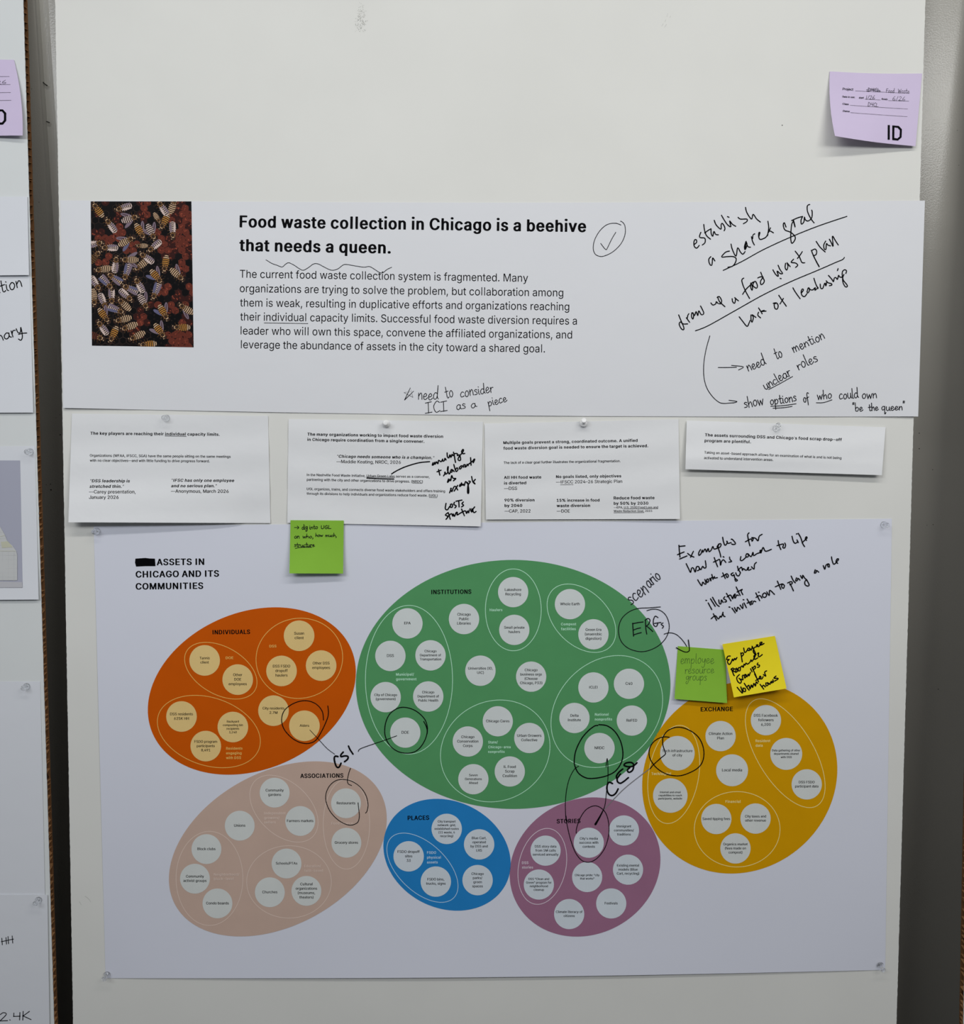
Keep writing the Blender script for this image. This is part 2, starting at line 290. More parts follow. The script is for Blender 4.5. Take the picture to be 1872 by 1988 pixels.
[112,330],[127,368],[152,405],[183,432],[209,446]]],[[[519,-40],[525,-32],[461,48],[495,81],[518,117],[536,159],[546,203],[550,258],[546,306],[538,344],[521,387],[498,423],[465,457],[432,481],[392,500],[347,512],[312,
515],[239,512],[194,500],[149,478],[120,457],[81,414],[65,387],[51,355],[40,308],[36,241],[40,201],[48,162],[65,121],[90,83],[124,49],[152,28],[197,8],[245,-4],[265,-6],[320,-6],[340,-4],[367,3],[393,-32],[409,-44],[504,
-45]],[[294,435],[322,431],[352,418],[367,407],[391,380],[406,355],[418,323],[425,291],[426,245],[425,218],[418,184],[406,155],[394,133],[371,162],[357,173],[262,175],[247,170],[241,164],[241,160],[310,76],[284,74],[255,
80],[235,90],[214,106],[196,126],[181,150],[168,184],[161,217],[160,267],[161,293],[168,325],[180,355],[198,385],[219,407],[234,418],[264,431]]]],
[449,499,[[[61,508],[60,1],[125,1],[125,198],[246,198],[352,1],[426,0],[422,12],[313,209],[336,218],[366,240],[388,268],[402,296],[408,328],[408,376],[398,416],[377,454],[353,477],[334,488],[306,500],[274,507]],[[125,
451],[254,452],[281,447],[311,432],[333,406],[340,391],[345,366],[343,328],[337,306],[327,289],[304,270],[281,260],[264,257],[126,255]]],[[[62,503],[56,498],[56,11],[62,5],[77,0],[160,0],[175,5],[181,11],[181,189],[247,
190],[348,11],[354,5],[369,0],[462,0],[477,5],[483,11],[483,15],[373,206],[405,224],[433,249],[444,265],[458,292],[464,323],[464,372],[454,411],[433,447],[404,473],[385,484],[350,498],[310,506],[77,508]],[[182,432],[280,
430],[307,420],[323,407],[336,383],[341,359],[341,337],[333,306],[323,289],[314,281],[302,274],[280,267],[181,267]]]],
[447,497,[[[257,514],[224,516],[171,509],[141,499],[112,484],[96,471],[75,449],[62,425],[53,395],[52,369],[55,342],[67,314],[87,288],[114,268],[147,251],[192,236],[262,218],[297,204],[319,191],[335,175],[342,164],[345,
154],[345,127],[340,109],[330,92],[307,71],[286,59],[244,49],[204,49],[184,53],[149,66],[139,73],[113,102],[104,136],[38,135],[42,109],[50,84],[63,60],[81,39],[104,21],[126,9],[154,-1],[187,-7],[261,-7],[294,-1],[322,9],
[351,26],[377,50],[388,65],[400,89],[407,112],[408,150],[403,179],[387,210],[369,229],[336,253],[302,268],[172,306],[142,323],[127,339],[118,354],[115,382],[120,404],[128,419],[151,439],[171,449],[202,458],[256,456],
[279,449],[302,438],[323,417],[332,402],[337,378],[400,379],[398,404],[392,424],[375,452],[359,469],[341,484],[312,499],[291,508]]],[[[105,25],[142,8],[193,-5],[225,-9],[297,-7],[338,1],[373,14],[412,38],[444,73],[456,
95],[463,117],[464,157],[456,192],[434,223],[410,244],[367,268],[322,285],[250,302],[203,320],[193,326],[178,343],[171,367],[176,395],[184,410],[195,420],[215,431],[230,435],[260,437],[287,431],[303,423],[319,408],[326,
397],[333,371],[345,363],[435,361],[450,366],[456,371],[456,386],[448,417],[431,445],[410,466],[392,480],[335,506],[293,514],[213,514],[172,506],[125,487],[97,468],[71,441],[58,419],[51,398],[48,362],[51,336],[56,324],
[63,309],[79,288],[115,261],[155,242],[200,227],[270,210],[313,192],[331,178],[341,157],[339,126],[326,101],[308,86],[293,77],[260,70],[223,73],[200,81],[190,87],[169,111],[163,128],[161,142],[148,151],[55,153],[40,148],
[34,142],[34,136],[38,114],[46,90],[59,68],[76,49]]]],
[449,499,[[[193,0],[257,1],[257,451],[416,452],[416,508],[32,507],[33,452],[192,451]]],[[[209,0],[292,0],[307,5],[313,11],[313,431],[452,432],[467,436],[473,442],[473,498],[460,506],[49,508],[34,503],[28,498],[28,442],
[40,434],[188,431],[188,11],[194,5]]]],
[517,567,[[[61,508],[60,164],[62,143],[70,109],[87,76],[113,45],[151,17],[186,2],[223,-7],[271,-8],[311,-3],[333,2],[364,15],[388,30],[417,58],[433,81],[447,109],[455,139],[457,508],[393,508],[393,179],[392,156],[380,
119],[367,98],[348,78],[326,65],[289,53],[244,52],[208,58],[173,77],[153,94],[140,113],[132,131],[125,158],[125,508]]],[[[62,503],[56,498],[58,146],[66,115],[79,87],[98,63],[129,35],[152,21],[194,4],[239,-6],[307,-8],
[355,-1],[377,4],[409,16],[439,33],[473,65],[489,87],[503,115],[511,143],[513,498],[507,503],[492,508],[410,508],[395,503],[389,498],[388,162],[381,138],[373,120],[363,106],[349,93],[334,83],[317,76],[280,72],[259,75],
[240,81],[210,102],[196,120],[183,156],[181,498],[175,503],[160,508],[77,508]]]],
[480,530,[[[17,508],[203,1],[277,0],[463,507],[396,508],[393,506],[290,209],[241,55],[191,211],[86,504],[84,508]]],[[[12,498],[199,11],[205,5],[220,0],[313,0],[328,5],[337,17],[519,498],[513,503],[498,508],[412,508],
[397,503],[389,496],[267,158],[141,498],[135,503],[120,508],[33,508],[18,503]]]],
[686,736,[[[670,507],[604,508],[601,504],[510,146],[492,65],[466,181],[381,504],[379,508],[307,508],[221,189],[194,65],[191,68],[181,122],[160,212],[83,507],[17,508],[155,1],[231,1],[318,321],[331,374],[342,433],[370,
312],[455,1],[529,0],[533,8]]],[[[726,498],[720,503],[705,508],[620,508],[605,503],[599,498],[518,198],[436,498],[430,503],[415,508],[323,508],[308,503],[301,496],[220,200],[139,498],[133,503],[118,508],[33,508],[18,
503],[12,498],[12,493],[151,11],[157,5],[172,0],[267,0],[282,5],[287,11],[368,298],[374,285],[451,11],[457,5],[472,0],[565,0],[580,5],[589,17]]]],
[474,524,[[[19,0],[91,0],[191,142],[220,186],[237,218],[271,159],[378,4],[382,0],[455,1],[275,262],[438,496],[444,508],[374,508],[283,379],[237,303],[196,374],[104,508],[30,507],[196,268],[200,259]]],[[[20,5],[35,0],
[127,0],[142,5],[156,20],[263,169],[374,13],[383,5],[398,0],[490,0],[505,5],[511,11],[507,20],[332,262],[501,493],[501,498],[495,503],[480,508],[390,508],[375,503],[357,483],[265,353],[261,356],[167,490],[155,503],[140,
508],[47,508],[32,503],[26,498],[36,480],[196,261],[14,13]]]],
[472,522,[[[204,0],[268,1],[268,209],[454,508],[380,507],[276,339],[237,263],[203,328],[95,504],[91,508],[16,507],[203,209]]],[[[220,0],[303,0],[318,5],[324,11],[324,210],[509,491],[511,498],[505,503],[490,508],[397,
508],[382,503],[372,493],[263,320],[151,495],[142,503],[127,508],[33,508],[18,503],[12,498],[199,210],[199,11],[205,5]]]],
[438,488,[[[399,0],[399,57],[115,56],[169,128],[397,461],[397,507],[41,508],[41,452],[324,452],[284,401],[42,48],[42,1]]],[[[450,5],[456,11],[456,67],[444,75],[184,76],[183,79],[225,132],[453,450],[453,498],[447,503],
[432,508],[57,508],[42,503],[36,498],[36,442],[49,434],[308,431],[280,395],[38,58],[38,11],[44,5],[59,0],[435,0]]]],
[389,439,[[[336,0],[337,257],[330,302],[314,334],[296,353],[270,370],[240,380],[205,385],[166,383],[135,376],[116,370],[90,355],[60,327],[45,302],[42,294],[45,290],[100,273],[115,299],[130,311],[150,323],[175,330],[216,
330],[245,320],[267,297],[275,271],[275,249],[268,236],[253,230],[126,211],[95,201],[66,186],[44,162],[35,146],[30,119],[32,82],[37,64],[49,42],[76,15],[98,3],[133,-7],[175,-9],[198,-5],[228,6],[251,23],[270,49],[276,
51],[278,0]],[[275,189],[275,127],[270,107],[254,79],[228,58],[193,46],[150,46],[120,56],[100,74],[92,94],[92,116],[100,136],[118,151],[136,160],[161,166],[230,175],[260,181]]],[[[387,5],[393,11],[393,259],[386,302],
[376,323],[365,338],[341,360],[314,374],[284,384],[241,390],[182,389],[142,380],[104,365],[84,351],[56,326],[46,311],[38,294],[38,289],[46,282],[107,263],[136,261],[151,265],[171,295],[191,308],[211,315],[232,315],[251,
308],[263,294],[271,268],[271,251],[270,246],[261,241],[177,231],[121,220],[91,208],[67,196],[40,168],[31,152],[26,127],[28,89],[33,71],[51,42],[69,26],[86,14],[114,2],[149,-7],[224,-7],[242,-3],[274,10],[279,5],[294,0],
[372,0]],[[271,168],[271,135],[266,116],[255,95],[239,79],[216,69],[186,67],[171,72],[156,84],[148,103],[148,120],[153,135],[164,146],[181,155],[199,159]]]],
[424,474,[[[53,508],[53,1],[112,0],[113,58],[119,58],[136,33],[152,17],[172,3],[188,-3],[217,-8],[238,-8],[257,-7],[287,2],[315,17],[338,36],[354,56],[366,76],[381,113],[388,144],[391,191],[388,233],[381,264],[371,291],
[353,323],[318,357],[285,375],[248,383],[205,383],[172,373],[152,360],[115,318],[114,508]],[[197,48],[168,60],[155,70],[136,93],[124,116],[114,158],[114,221],[123,258],[134,283],[160,312],[177,322],[198,328],[242,328],
[263,322],[280,312],[306,283],[316,263],[324,234],[328,214],[328,164],[316,116],[304,93],[285,70],[263,55],[243,48]]],[[[54,503],[49,498],[49,11],[54,5],[69,0],[148,0],[163,5],[169,11],[191,0],[219,-6],[274,-8],[293,-6],
[326,2],[366,21],[394,44],[415,72],[437,117],[444,148],[447,189],[444,235],[437,265],[427,291],[412,316],[400,330],[363,363],[329,379],[306,386],[266,391],[221,389],[196,384],[171,372],[170,498],[164,503],[149,508],[69,
508]],[[236,69],[219,75],[202,89],[180,124],[170,163],[169,203],[174,240],[180,261],[194,285],[216,306],[238,314],[254,314],[281,303],[302,280],[312,261],[324,215],[324,170],[312,124],[304,106],[292,91],[266,72],[256,
69]]]],
[396,446,[[[297,362],[277,372],[232,383],[187,383],[153,377],[117,360],[97,345],[72,319],[54,288],[44,263],[36,224],[34,176],[36,151],[42,119],[56,84],[81,48],[113,18],[145,2],[178,-7],[198,-8],[225,-8],[270,2],[295,13],
[318,30],[339,53],[357,84],[362,103],[305,117],[289,84],[278,72],[260,58],[240,50],[223,47],[182,48],[153,60],[129,81],[109,114],[101,141],[96,193],[99,226],[107,258],[127,293],[147,312],[163,322],[185,328],[203,330],
[230,328],[252,322],[273,308],[286,296],[296,281],[303,262],[361,278],[357,291],[336,328],[313,350]]],[[[364,352],[321,376],[288,386],[246,391],[188,387],[151,377],[118,362],[98,348],[68,318],[50,287],[37,251],[30,203],
[32,154],[38,124],[52,91],[77,55],[114,23],[153,4],[178,-3],[214,-8],[261,-8],[304,0],[346,18],[369,33],[395,60],[413,91],[418,111],[406,119],[344,134],[321,134],[306,129],[298,122],[293,106],[285,94],[261,74],[239,67],
[211,72],[194,81],[173,106],[158,141],[153,165],[153,216],[163,256],[183,289],[198,303],[213,310],[224,314],[244,314],[263,308],[282,292],[292,278],[298,261],[311,252],[341,250],[401,265],[411,269],[417,275],[417,282],
[403,310],[392,326]]]],
[424,474,[[[372,508],[311,508],[310,318],[306,319],[289,344],[275,358],[248,375],[220,383],[177,383],[140,375],[108,358],[90,343],[71,321],[54,293],[42,261],[36,228],[34,176],[42,116],[56,81],[69,58],[84,39],[112,15],
[138,2],[160,-5],[187,-8],[208,-8],[237,-3],[258,7],[277,20],[294,39],[304,56],[312,58],[313,0],[372,1]],[[213,47],[182,48],[162,55],[145,65],[127,83],[107,118],[101,141],[96,183],[101,238],[109,264],[121,286],[130,298],
[158,320],[182,328],[200,330],[227,328],[243,323],[262,313],[281,296],[302,256],[311,218],[312,189],[306,134],[297,109],[287,91],[275,75],[253,58],[233,50]]],[[[423,503],[408,508],[328,508],[313,503],[307,498],[306,372],
[284,382],[256,389],[211,391],[164,384],[148,379],[109,360],[83,339],[63,315],[50,292],[38,263],[32,230],[32,154],[38,120],[50,91],[65,65],[80,48],[113,19],[156,0],[203,-8],[258,-6],[281,-1],[308,11],[314,5],[329,0],
[408,0],[423,5],[428,11],[428,498]],[[241,69],[221,69],[211,72],[196,80],[183,92],[163,125],[153,167],[153,218],[165,263],[177,283],[196,303],[221,314],[239,314],[251,310],[277,292],[297,259],[307,218],[307,167],[293,
117],[278,94],[263,78]]]],
[404,454,[[[207,385],[170,382],[142,373],[107,353],[72,319],[52,284],[42,256],[36,224],[34,174],[36,149],[42,118],[52,91],[71,59],[93,33],[118,15],[147,2],[180,-7],[227,-8],[260,-3],[282,3],[320,25],[349,56],[361,78],
[364,91],[307,105],[287,74],[275,63],[257,53],[232,47],[193,47],[172,52],[145,65],[119,91],[109,108],[101,131],[96,169],[370,170],[371,218],[366,254],[357,283],[347,304],[326,334],[305,353],[268,373],[238,382]],[[96,
221],[99,243],[107,268],[129,299],[148,315],[165,323],[197,330],[215,330],[240,325],[258,317],[273,305],[289,286],[299,266],[309,226],[308,220]]],[[[119,363],[99,349],[65,313],[43,272],[32,227],[32,153],[38,122],[48,96],
[67,67],[94,37],[119,19],[154,4],[196,-6],[263,-8],[304,-1],[326,5],[371,29],[392,48],[410,72],[420,94],[420,100],[414,105],[346,123],[314,121],[300,111],[290,92],[276,78],[254,69],[229,67],[201,76],[180,94],[167,113],
[160,129],[153,162],[406,162],[421,167],[427,173],[427,221],[422,256],[413,283],[392,321],[366,348],[338,367],[298,382],[264,389],[221,391],[186,387],[149,377]],[[153,234],[163,265],[175,285],[199,306],[221,314],[241,
314],[253,310],[275,296],[295,264],[303,234]]]],
[254,304,[[[81,0],[141,1],[141,326],[228,328],[227,380],[141,381],[143,438],[153,459],[169,470],[181,473],[211,473],[227,468],[243,521],[232,525],[204,530],[164,528],[137,520],[119,510],[95,486],[85,464],[80,432],[80,
381],[6,379],[7,327],[80,326]]],[[[88,2],[177,0],[192,5],[197,11],[197,311],[263,312],[278,317],[284,323],[284,375],[278,381],[263,386],[198,386],[199,428],[206,443],[213,451],[227,453],[242,448],[263,448],[278,453],
[284,458],[299,507],[299,510],[287,520],[240,529],[193,529],[158,522],[128,510],[99,487],[82,461],[76,426],[76,386],[23,386],[8,381],[2,375],[2,323],[8,317],[23,312],[76,311],[76,11]]]],
[425,475,[[[372,379],[313,379],[312,319],[304,324],[289,345],[277,358],[255,373],[238,379],[210,384],[187,384],[155,379],[118,364],[93,346],[69,319],[57,299],[42,262],[36,229],[36,154],[42,122],[52,95],[72,62],[90,43],
[113,26],[142,13],[170,6],[222,6],[247,13],[270,26],[289,44],[302,64],[307,68],[311,67],[309,-31],[299,-56],[282,-76],[268,-84],[235,-96],[190,-97],[170,-94],[155,-89],[132,-76],[112,-56],[102,-41],[53,-67],[51,-70],[66,
-93],[88,-116],[108,-129],[135,-141],[172,-149],[222,-151],[260,-146],[288,-137],[315,-124],[342,-100],[359,-75],[371,-40],[372,-18]],[[230,328],[247,323],[273,304],[291,284],[301,264],[307,242],[312,205],[312,179],[307,
142],[292,105],[282,92],[263,74],[230,61],[180,61],[163,66],[138,81],[121,100],[109,120],[101,145],[96,187],[101,240],[116,279],[127,295],[147,313],[180,328]]],[[[423,380],[408,385],[329,385],[314,380],[308,372],[283,
383],[259,388],[184,388],[146,378],[111,361],[94,349],[65,317],[48,288],[38,264],[32,231],[30,180],[32,157],[38,126],[48,101],[68,69],[91,46],[114,30],[144,15],[169,10],[206,5],[239,5],[281,11],[307,21],[305,-17],[295,
-41],[278,-57],[249,-69],[226,-71],[199,-64],[183,-54],[153,-21],[138,-16],[109,-18],[54,-47],[47,-53],[47,-56],[55,-71],[89,-105],[101,-114],[143,-133],[178,-140],[206,-143],[276,-142],[328,-131],[366,-114],[379,-104],
[407,-75],[422,-46],[427,-28],[428,-8],[428,374]],[[234,315],[253,310],[264,304],[287,281],[297,262],[303,241],[308,206],[308,183],[303,149],[297,130],[285,109],[264,89],[244,81],[228,79],[198,89],[182,102],[173,114],
[165,128],[157,152],[152,200],[157,240],[175,281],[183,292],[203,307],[219,313]]]],
[410,460,[[[357,0],[358,246],[351,296],[339,324],[316,354],[293,370],[273,378],[252,383],[225,385],[185,378],[153,363],[131,342],[115,318],[114,507],[53,508],[53,1],[114,1],[114,246],[126,282],[147,308],[165,320],[192,
328],[223,328],[248,322],[267,310],[286,286],[294,262],[296,1]]],[[[54,503],[49,498],[49,11],[54,5],[69,0],[149,0],[164,5],[170,11],[172,252],[182,280],[198,300],[218,310],[239,314],[259,308],[272,297],[284,280],[290,
261],[292,11],[298,5],[313,0],[393,0],[408,5],[414,11],[414,248],[407,296],[399,316],[387,335],[364,358],[344,371],[318,382],[288,389],[223,389],[193,382],[171,372],[170,498],[164,503],[149,508],[69,508]]]],
[167,217,[[[54,0],[113,1],[112,380],[53,379]],[[126,494],[126,505],[120,522],[110,531],[94,539],[74,539],[62,534],[48,522],[41,505],[41,494],[48,477],[57,468],[74,459],[94,459],[105,464],[120,477]]],[[[156,2],[169,11],
[169,375],[163,381],[148,386],[61,384],[49,375],[49,11],[55,5],[70,0]],[[182,500],[182,514],[176,530],[156,547],[130,556],[90,556],[76,554],[58,544],[44,530],[37,514],[37,500],[44,484],[63,468],[90,458],[130,458],[143,
461],[161,470],[176,484]]]],
[167,217,[[[113,379],[52,378],[52,-47],[45,-65],[33,-79],[16,-86],[-10,-87],[-9,-143],[31,-141],[46,-138],[68,-128],[92,-107],[103,-87],[110,-67],[113,-50]],[[42,489],[48,476],[63,463],[81,458],[96,460],[111,468],[122,
481],[127,499],[125,509],[120,521],[104,535],[88,540],[71,538],[58,532],[47,521],[42,509]]],[[[149,385],[69,385],[54,380],[48,374],[48,-32],[41,-50],[34,-58],[-1,-61],[-14,-70],[-14,-126],[-1,-135],[52,-136],[99,-126],
[129,-111],[148,-93],[164,-60],[169,-38],[169,374],[164,380]],[[38,495],[44,483],[57,471],[70,463],[97,457],[122,457],[140,460],[162,471],[178,488],[183,509],[176,529],[155,548],[140,554],[124,557],[95,557],[79,554],[64,
548],[43,529],[38,518]]]],
[381,431,[[[53,508],[53,1],[114,1],[114,141],[148,173],[155,177],[293,0],[370,0],[371,2],[201,216],[359,379],[285,380],[120,212],[115,212],[114,507]]],[[[54,503],[49,498],[49,11],[54,5],[69,0],[149,0],[164,5],[170,11],
[170,144],[176,148],[294,5],[309,0],[406,0],[421,5],[427,11],[427,15],[259,218],[415,371],[415,375],[409,381],[394,386],[293,384],[286,381],[171,267],[170,498],[164,503],[149,508],[69,508]]]],
[200,250,[[[71,0],[130,1],[129,530],[70,529]]],[[[87,0],[165,0],[180,5],[186,11],[186,519],[180,524],[165,529],[87,529],[72,524],[66,519],[66,11],[72,5]]]],
[610,660,[[[558,1],[556,281],[551,304],[541,329],[529,346],[513,362],[483,378],[458,385],[433,387],[398,382],[367,368],[350,357],[336,342],[317,310],[314,321],[303,342],[287,362],[268,375],[237,385],[200,385],[172,377],
[148,362],[126,338],[113,313],[113,379],[53,379],[53,0],[114,1],[116,264],[124,288],[147,313],[163,323],[185,330],[212,330],[238,322],[259,304],[266,296],[273,279],[275,0],[336,1],[336,264],[339,278],[351,299],[373,320],
[402,330],[430,330],[455,323],[470,315],[488,294],[494,276],[496,259],[496,1]]],[[[614,11],[612,281],[607,304],[597,328],[585,344],[564,363],[528,382],[494,391],[476,392],[429,391],[406,386],[368,370],[346,353],[338,
363],[309,381],[291,387],[258,392],[231,392],[199,387],[179,381],[169,374],[163,381],[148,386],[69,386],[54,381],[49,375],[49,11],[54,5],[69,0],[149,0],[164,5],[170,11],[170,254],[175,273],[187,294],[208,310],[223,315],
[238,312],[249,306],[262,292],[269,277],[270,11],[276,5],[291,0],[371,0],[386,5],[392,11],[392,262],[395,275],[407,296],[423,309],[439,315],[453,314],[471,306],[482,294],[490,273],[492,11],[498,5],[513,0],[593,0],[608,
5]]]],
[410,460,[[[357,0],[356,271],[349,301],[341,321],[329,339],[308,360],[293,370],[273,378],[230,385],[207,383],[175,375],[153,363],[131,342],[113,313],[111,379],[53,380],[53,1],[114,1],[114,246],[126,282],[147,308],[165,
320],[192,328],[223,328],[248,322],[267,310],[286,286],[294,262],[296,1]]],[[[408,5],[414,11],[414,248],[407,296],[399,316],[385,337],[359,362],[344,371],[318,382],[288,389],[223,389],[193,382],[168,371],[161,381],[146,
386],[69,386],[54,381],[49,375],[49,11],[54,5],[69,0],[149,0],[164,5],[170,11],[172,252],[182,280],[198,300],[218,310],[239,314],[259,308],[272,297],[284,280],[290,261],[292,11],[298,5],[313,0],[393,0]]]],
[415,465,[[[178,-7],[217,-8],[245,-5],[270,2],[307,22],[322,33],[339,53],[357,81],[372,118],[379,149],[379,226],[372,258],[359,293],[344,318],[310,352],[272,373],[242,382],[208,385],[172,382],[143,373],[117,360],[97,
345],[72,319],[59,298],[44,263],[36,224],[34,176],[39,134],[54,88],[71,59],[98,30],[118,15],[145,2]],[[182,48],[162,55],[143,67],[124,88],[109,114],[97,159],[96,193],[99,226],[107,258],[119,281],[147,312],[163,322],[185,
328],[230,328],[252,322],[268,312],[286,296],[297,279],[307,258],[317,219],[317,156],[312,133],[299,99],[287,83],[270,65],[253,55],[233,48]]],[[[351,21],[373,37],[403,72],[418,96],[427,117],[435,153],[437,206],[432,244],
[417,289],[400,316],[369,348],[349,362],[316,377],[278,387],[244,391],[188,387],[151,377],[118,362],[82,332],[68,318],[55,297],[40,264],[32,227],[30,178],[35,138],[50,94],[67,67],[99,33],[119,19],[153,4],[194,-6],[273,
-6],[314,4]],[[224,314],[243,314],[254,310],[269,303],[285,287],[303,256],[310,235],[315,203],[313,162],[308,139],[295,108],[271,80],[256,72],[236,67],[221,69],[204,75],[194,81],[180,96],[165,122],[158,141],[152,186],
[157,234],[163,256],[175,278],[198,303]]]],
[424,474,[[[53,-143],[114,-142],[115,59],[119,58],[129,41],[152,17],[178,1],[208,-8],[260,-6],[295,6],[313,16],[332,31],[356,58],[373,90],[383,120],[389,158],[389,218],[383,258],[371,291],[351,325],[330,347],[313,361],
[288,374],[260,382],[243,384],[207,384],[185,379],[167,371],[150,359],[129,336],[119,320],[113,319],[112,379],[53,378]],[[207,47],[180,54],[165,62],[144,81],[134,95],[118,138],[113,176],[113,203],[118,241],[124,263],
[144,296],[163,314],[178,322],[202,329],[220,331],[247,327],[277,314],[296,296],[308,280],[318,258],[324,235],[328,215],[328,165],[323,136],[313,108],[296,81],[280,66],[260,54],[245,49]]],[[[54,-131],[69,-136],[149,
-136],[164,-131],[170,-126],[171,11],[194,-1],[224,-7],[279,-7],[304,-4],[333,4],[364,20],[383,34],[412,65],[429,95],[437,117],[444,148],[447,188],[444,234],[439,260],[427,291],[412,317],[397,334],[364,362],[333,378],
[304,386],[279,390],[223,390],[193,383],[169,371],[163,380],[148,385],[69,385],[54,380],[49,374],[49,-126]],[[243,68],[224,73],[211,80],[190,103],[174,145],[169,181],[169,203],[174,241],[180,261],[190,280],[206,299],
[223,309],[239,314],[254,314],[278,305],[288,297],[310,265],[324,215],[324,170],[314,127],[304,107],[292,91],[268,73]]]],
[424,474,[[[372,-143],[372,378],[313,379],[312,319],[306,320],[277,357],[252,374],[233,381],[217,384],[182,384],[165,382],[137,374],[105,356],[72,323],[52,288],[42,260],[36,226],[34,175],[36,150],[42,116],[52,88],[69,
58],[95,29],[123,9],[165,-6],[217,-8],[247,1],[273,17],[294,40],[304,56],[310,59],[311,-142]],[[218,47],[180,49],[147,64],[117,96],[106,123],[97,160],[97,218],[104,250],[117,281],[145,312],[163,322],[187,329],[222,329],
[242,324],[258,316],[275,302],[289,285],[301,261],[311,218],[312,188],[307,141],[299,113],[289,93],[279,80],[260,62],[245,54]]],[[[423,-131],[428,-126],[428,374],[423,380],[408,385],[329,385],[314,380],[306,371],[288,
381],[253,390],[198,390],[154,381],[113,362],[77,331],[62,312],[43,275],[32,229],[32,153],[42,112],[60,74],[78,50],[113,20],[144,4],[166,-2],[198,-7],[253,-7],[283,-1],[306,11],[307,-126],[313,-131],[328,-136],[408,
-136]],[[234,68],[219,70],[198,79],[173,105],[157,146],[152,188],[157,237],[173,279],[196,304],[223,314],[238,314],[249,311],[264,304],[280,288],[297,260],[307,218],[307,167],[295,121],[285,102],[269,84],[248,71]]]],
[259,309,[[[53,0],[114,1],[114,252],[119,271],[137,298],[158,315],[170,320],[190,325],[230,325],[243,322],[243,383],[207,385],[173,378],[153,368],[137,355],[124,339],[115,322],[111,322],[110,380],[53,379]]],[[[61,2],
[149,0],[164,5],[170,11],[170,251],[174,264],[185,286],[199,300],[214,308],[226,310],[279,308],[294,312],[300,318],[300,378],[294,384],[271,391],[223,391],[198,387],[166,376],[161,381],[146,386],[69,386],[54,381],[49,
375],[49,11]]]],
[365,415,[[[233,380],[188,385],[161,383],[113,370],[95,360],[77,346],[62,328],[51,303],[47,286],[49,249],[57,228],[73,207],[90,193],[120,178],[238,147],[257,133],[267,114],[266,88],[259,76],[245,62],[220,50],[188,45],
[158,47],[126,58],[109,74],[93,107],[36,95],[44,66],[59,41],[76,23],[93,12],[131,-3],[166,-8],[196,-8],[231,-3],[258,5],[299,31],[317,54],[329,83],[329,131],[321,153],[305,173],[285,188],[261,200],[146,230],[123,243],
[111,263],[109,283],[111,293],[117,304],[133,318],[150,327],[170,332],[205,332],[231,323],[254,304],[268,277],[321,288],[324,293],[319,306],[301,338],[281,357],[266,367]]],[[[77,28],[107,10],[139,-1],[182,-8],[251,-6],
[282,0],[322,16],[349,33],[368,53],[380,73],[385,89],[387,127],[378,156],[363,177],[336,198],[306,212],[191,241],[172,254],[165,270],[167,289],[173,301],[184,309],[206,317],[221,317],[232,314],[242,308],[257,291],[263,
275],[276,266],[306,265],[372,281],[380,287],[375,306],[357,335],[332,358],[297,377],[277,384],[224,391],[177,389],[144,382],[114,371],[81,350],[62,330],[47,302],[43,286],[43,263],[45,248],[53,227],[67,210],[91,190],
[127,172],[237,145],[253,137],[263,119],[263,103],[255,86],[246,76],[221,67],[196,67],[177,74],[165,84],[158,94],[150,115],[137,123],[107,124],[37,109],[32,103],[32,98],[40,73],[55,49]]]],
[227,277,[[[212,1],[201,54],[176,49],[149,53],[133,65],[126,82],[126,327],[202,328],[203,378],[127,379],[126,470],[66,471],[65,380],[7,379],[6,328],[65,327],[65,87],[68,62],[78,38],[90,23],[114,6],[134,-1],[161,-4],[186,
-4]]],[[[257,3],[269,11],[257,64],[252,70],[237,74],[193,72],[182,91],[182,312],[238,313],[253,318],[259,324],[259,374],[253,380],[238,385],[182,386],[182,462],[177,468],[162,473],[73,471],[61,462],[61,386],[23,385],[8,
380],[2,374],[2,324],[15,315],[61,312],[61,93],[64,69],[74,47],[86,32],[95,24],[122,8],[142,1],[177,-4],[222,-4]]]],
[410,460,[[[53,380],[53,126],[59,82],[68,61],[81,39],[98,22],[115,10],[135,2],[172,-5],[208,-3],[232,3],[257,17],[279,37],[297,67],[298,1],[357,0],[358,379],[296,379],[296,139],[291,114],[284,97],[274,82],[252,63],[220,
52],[197,50],[168,55],[153,62],[138,73],[124,92],[116,116],[114,379]]],[[[54,381],[49,375],[49,130],[55,89],[64,68],[77,47],[99,26],[116,14],[143,4],[171,-3],[244,-3],[276,5],[291,13],[299,5],[314,0],[393,0],[408,5],
[414,11],[414,375],[408,381],[393,386],[313,386],[298,381],[292,375],[290,135],[280,106],[263,85],[241,74],[218,72],[204,76],[189,90],[179,104],[172,123],[170,375],[164,381],[149,386],[69,386]]]],
[389,439,[[[17,379],[161,2],[163,0],[227,0],[371,379],[304,379],[224,158],[195,58],[166,156],[86,378],[83,380]]],[[[13,375],[157,12],[164,5],[179,0],[263,0],[278,5],[283,11],[417,344],[427,369],[427,375],[421,381],[406,
386],[321,386],[306,381],[300,375],[221,164],[142,373],[134,381],[119,386],[34,386],[19,381]]]],
[567,617,[[[23,379],[138,0],[199,1],[259,209],[283,308],[318,174],[368,1],[428,0],[431,2],[544,376],[543,380],[479,379],[421,169],[397,68],[368,194],[318,378],[315,380],[253,380],[193,166],[170,67],[148,164],[88,379]]],
[[[600,375],[594,381],[579,386],[496,386],[481,381],[475,375],[427,204],[423,200],[374,373],[366,381],[351,386],[261,384],[247,373],[196,196],[144,375],[138,381],[123,386],[39,386],[24,381],[19,375],[19,371],[134,11],
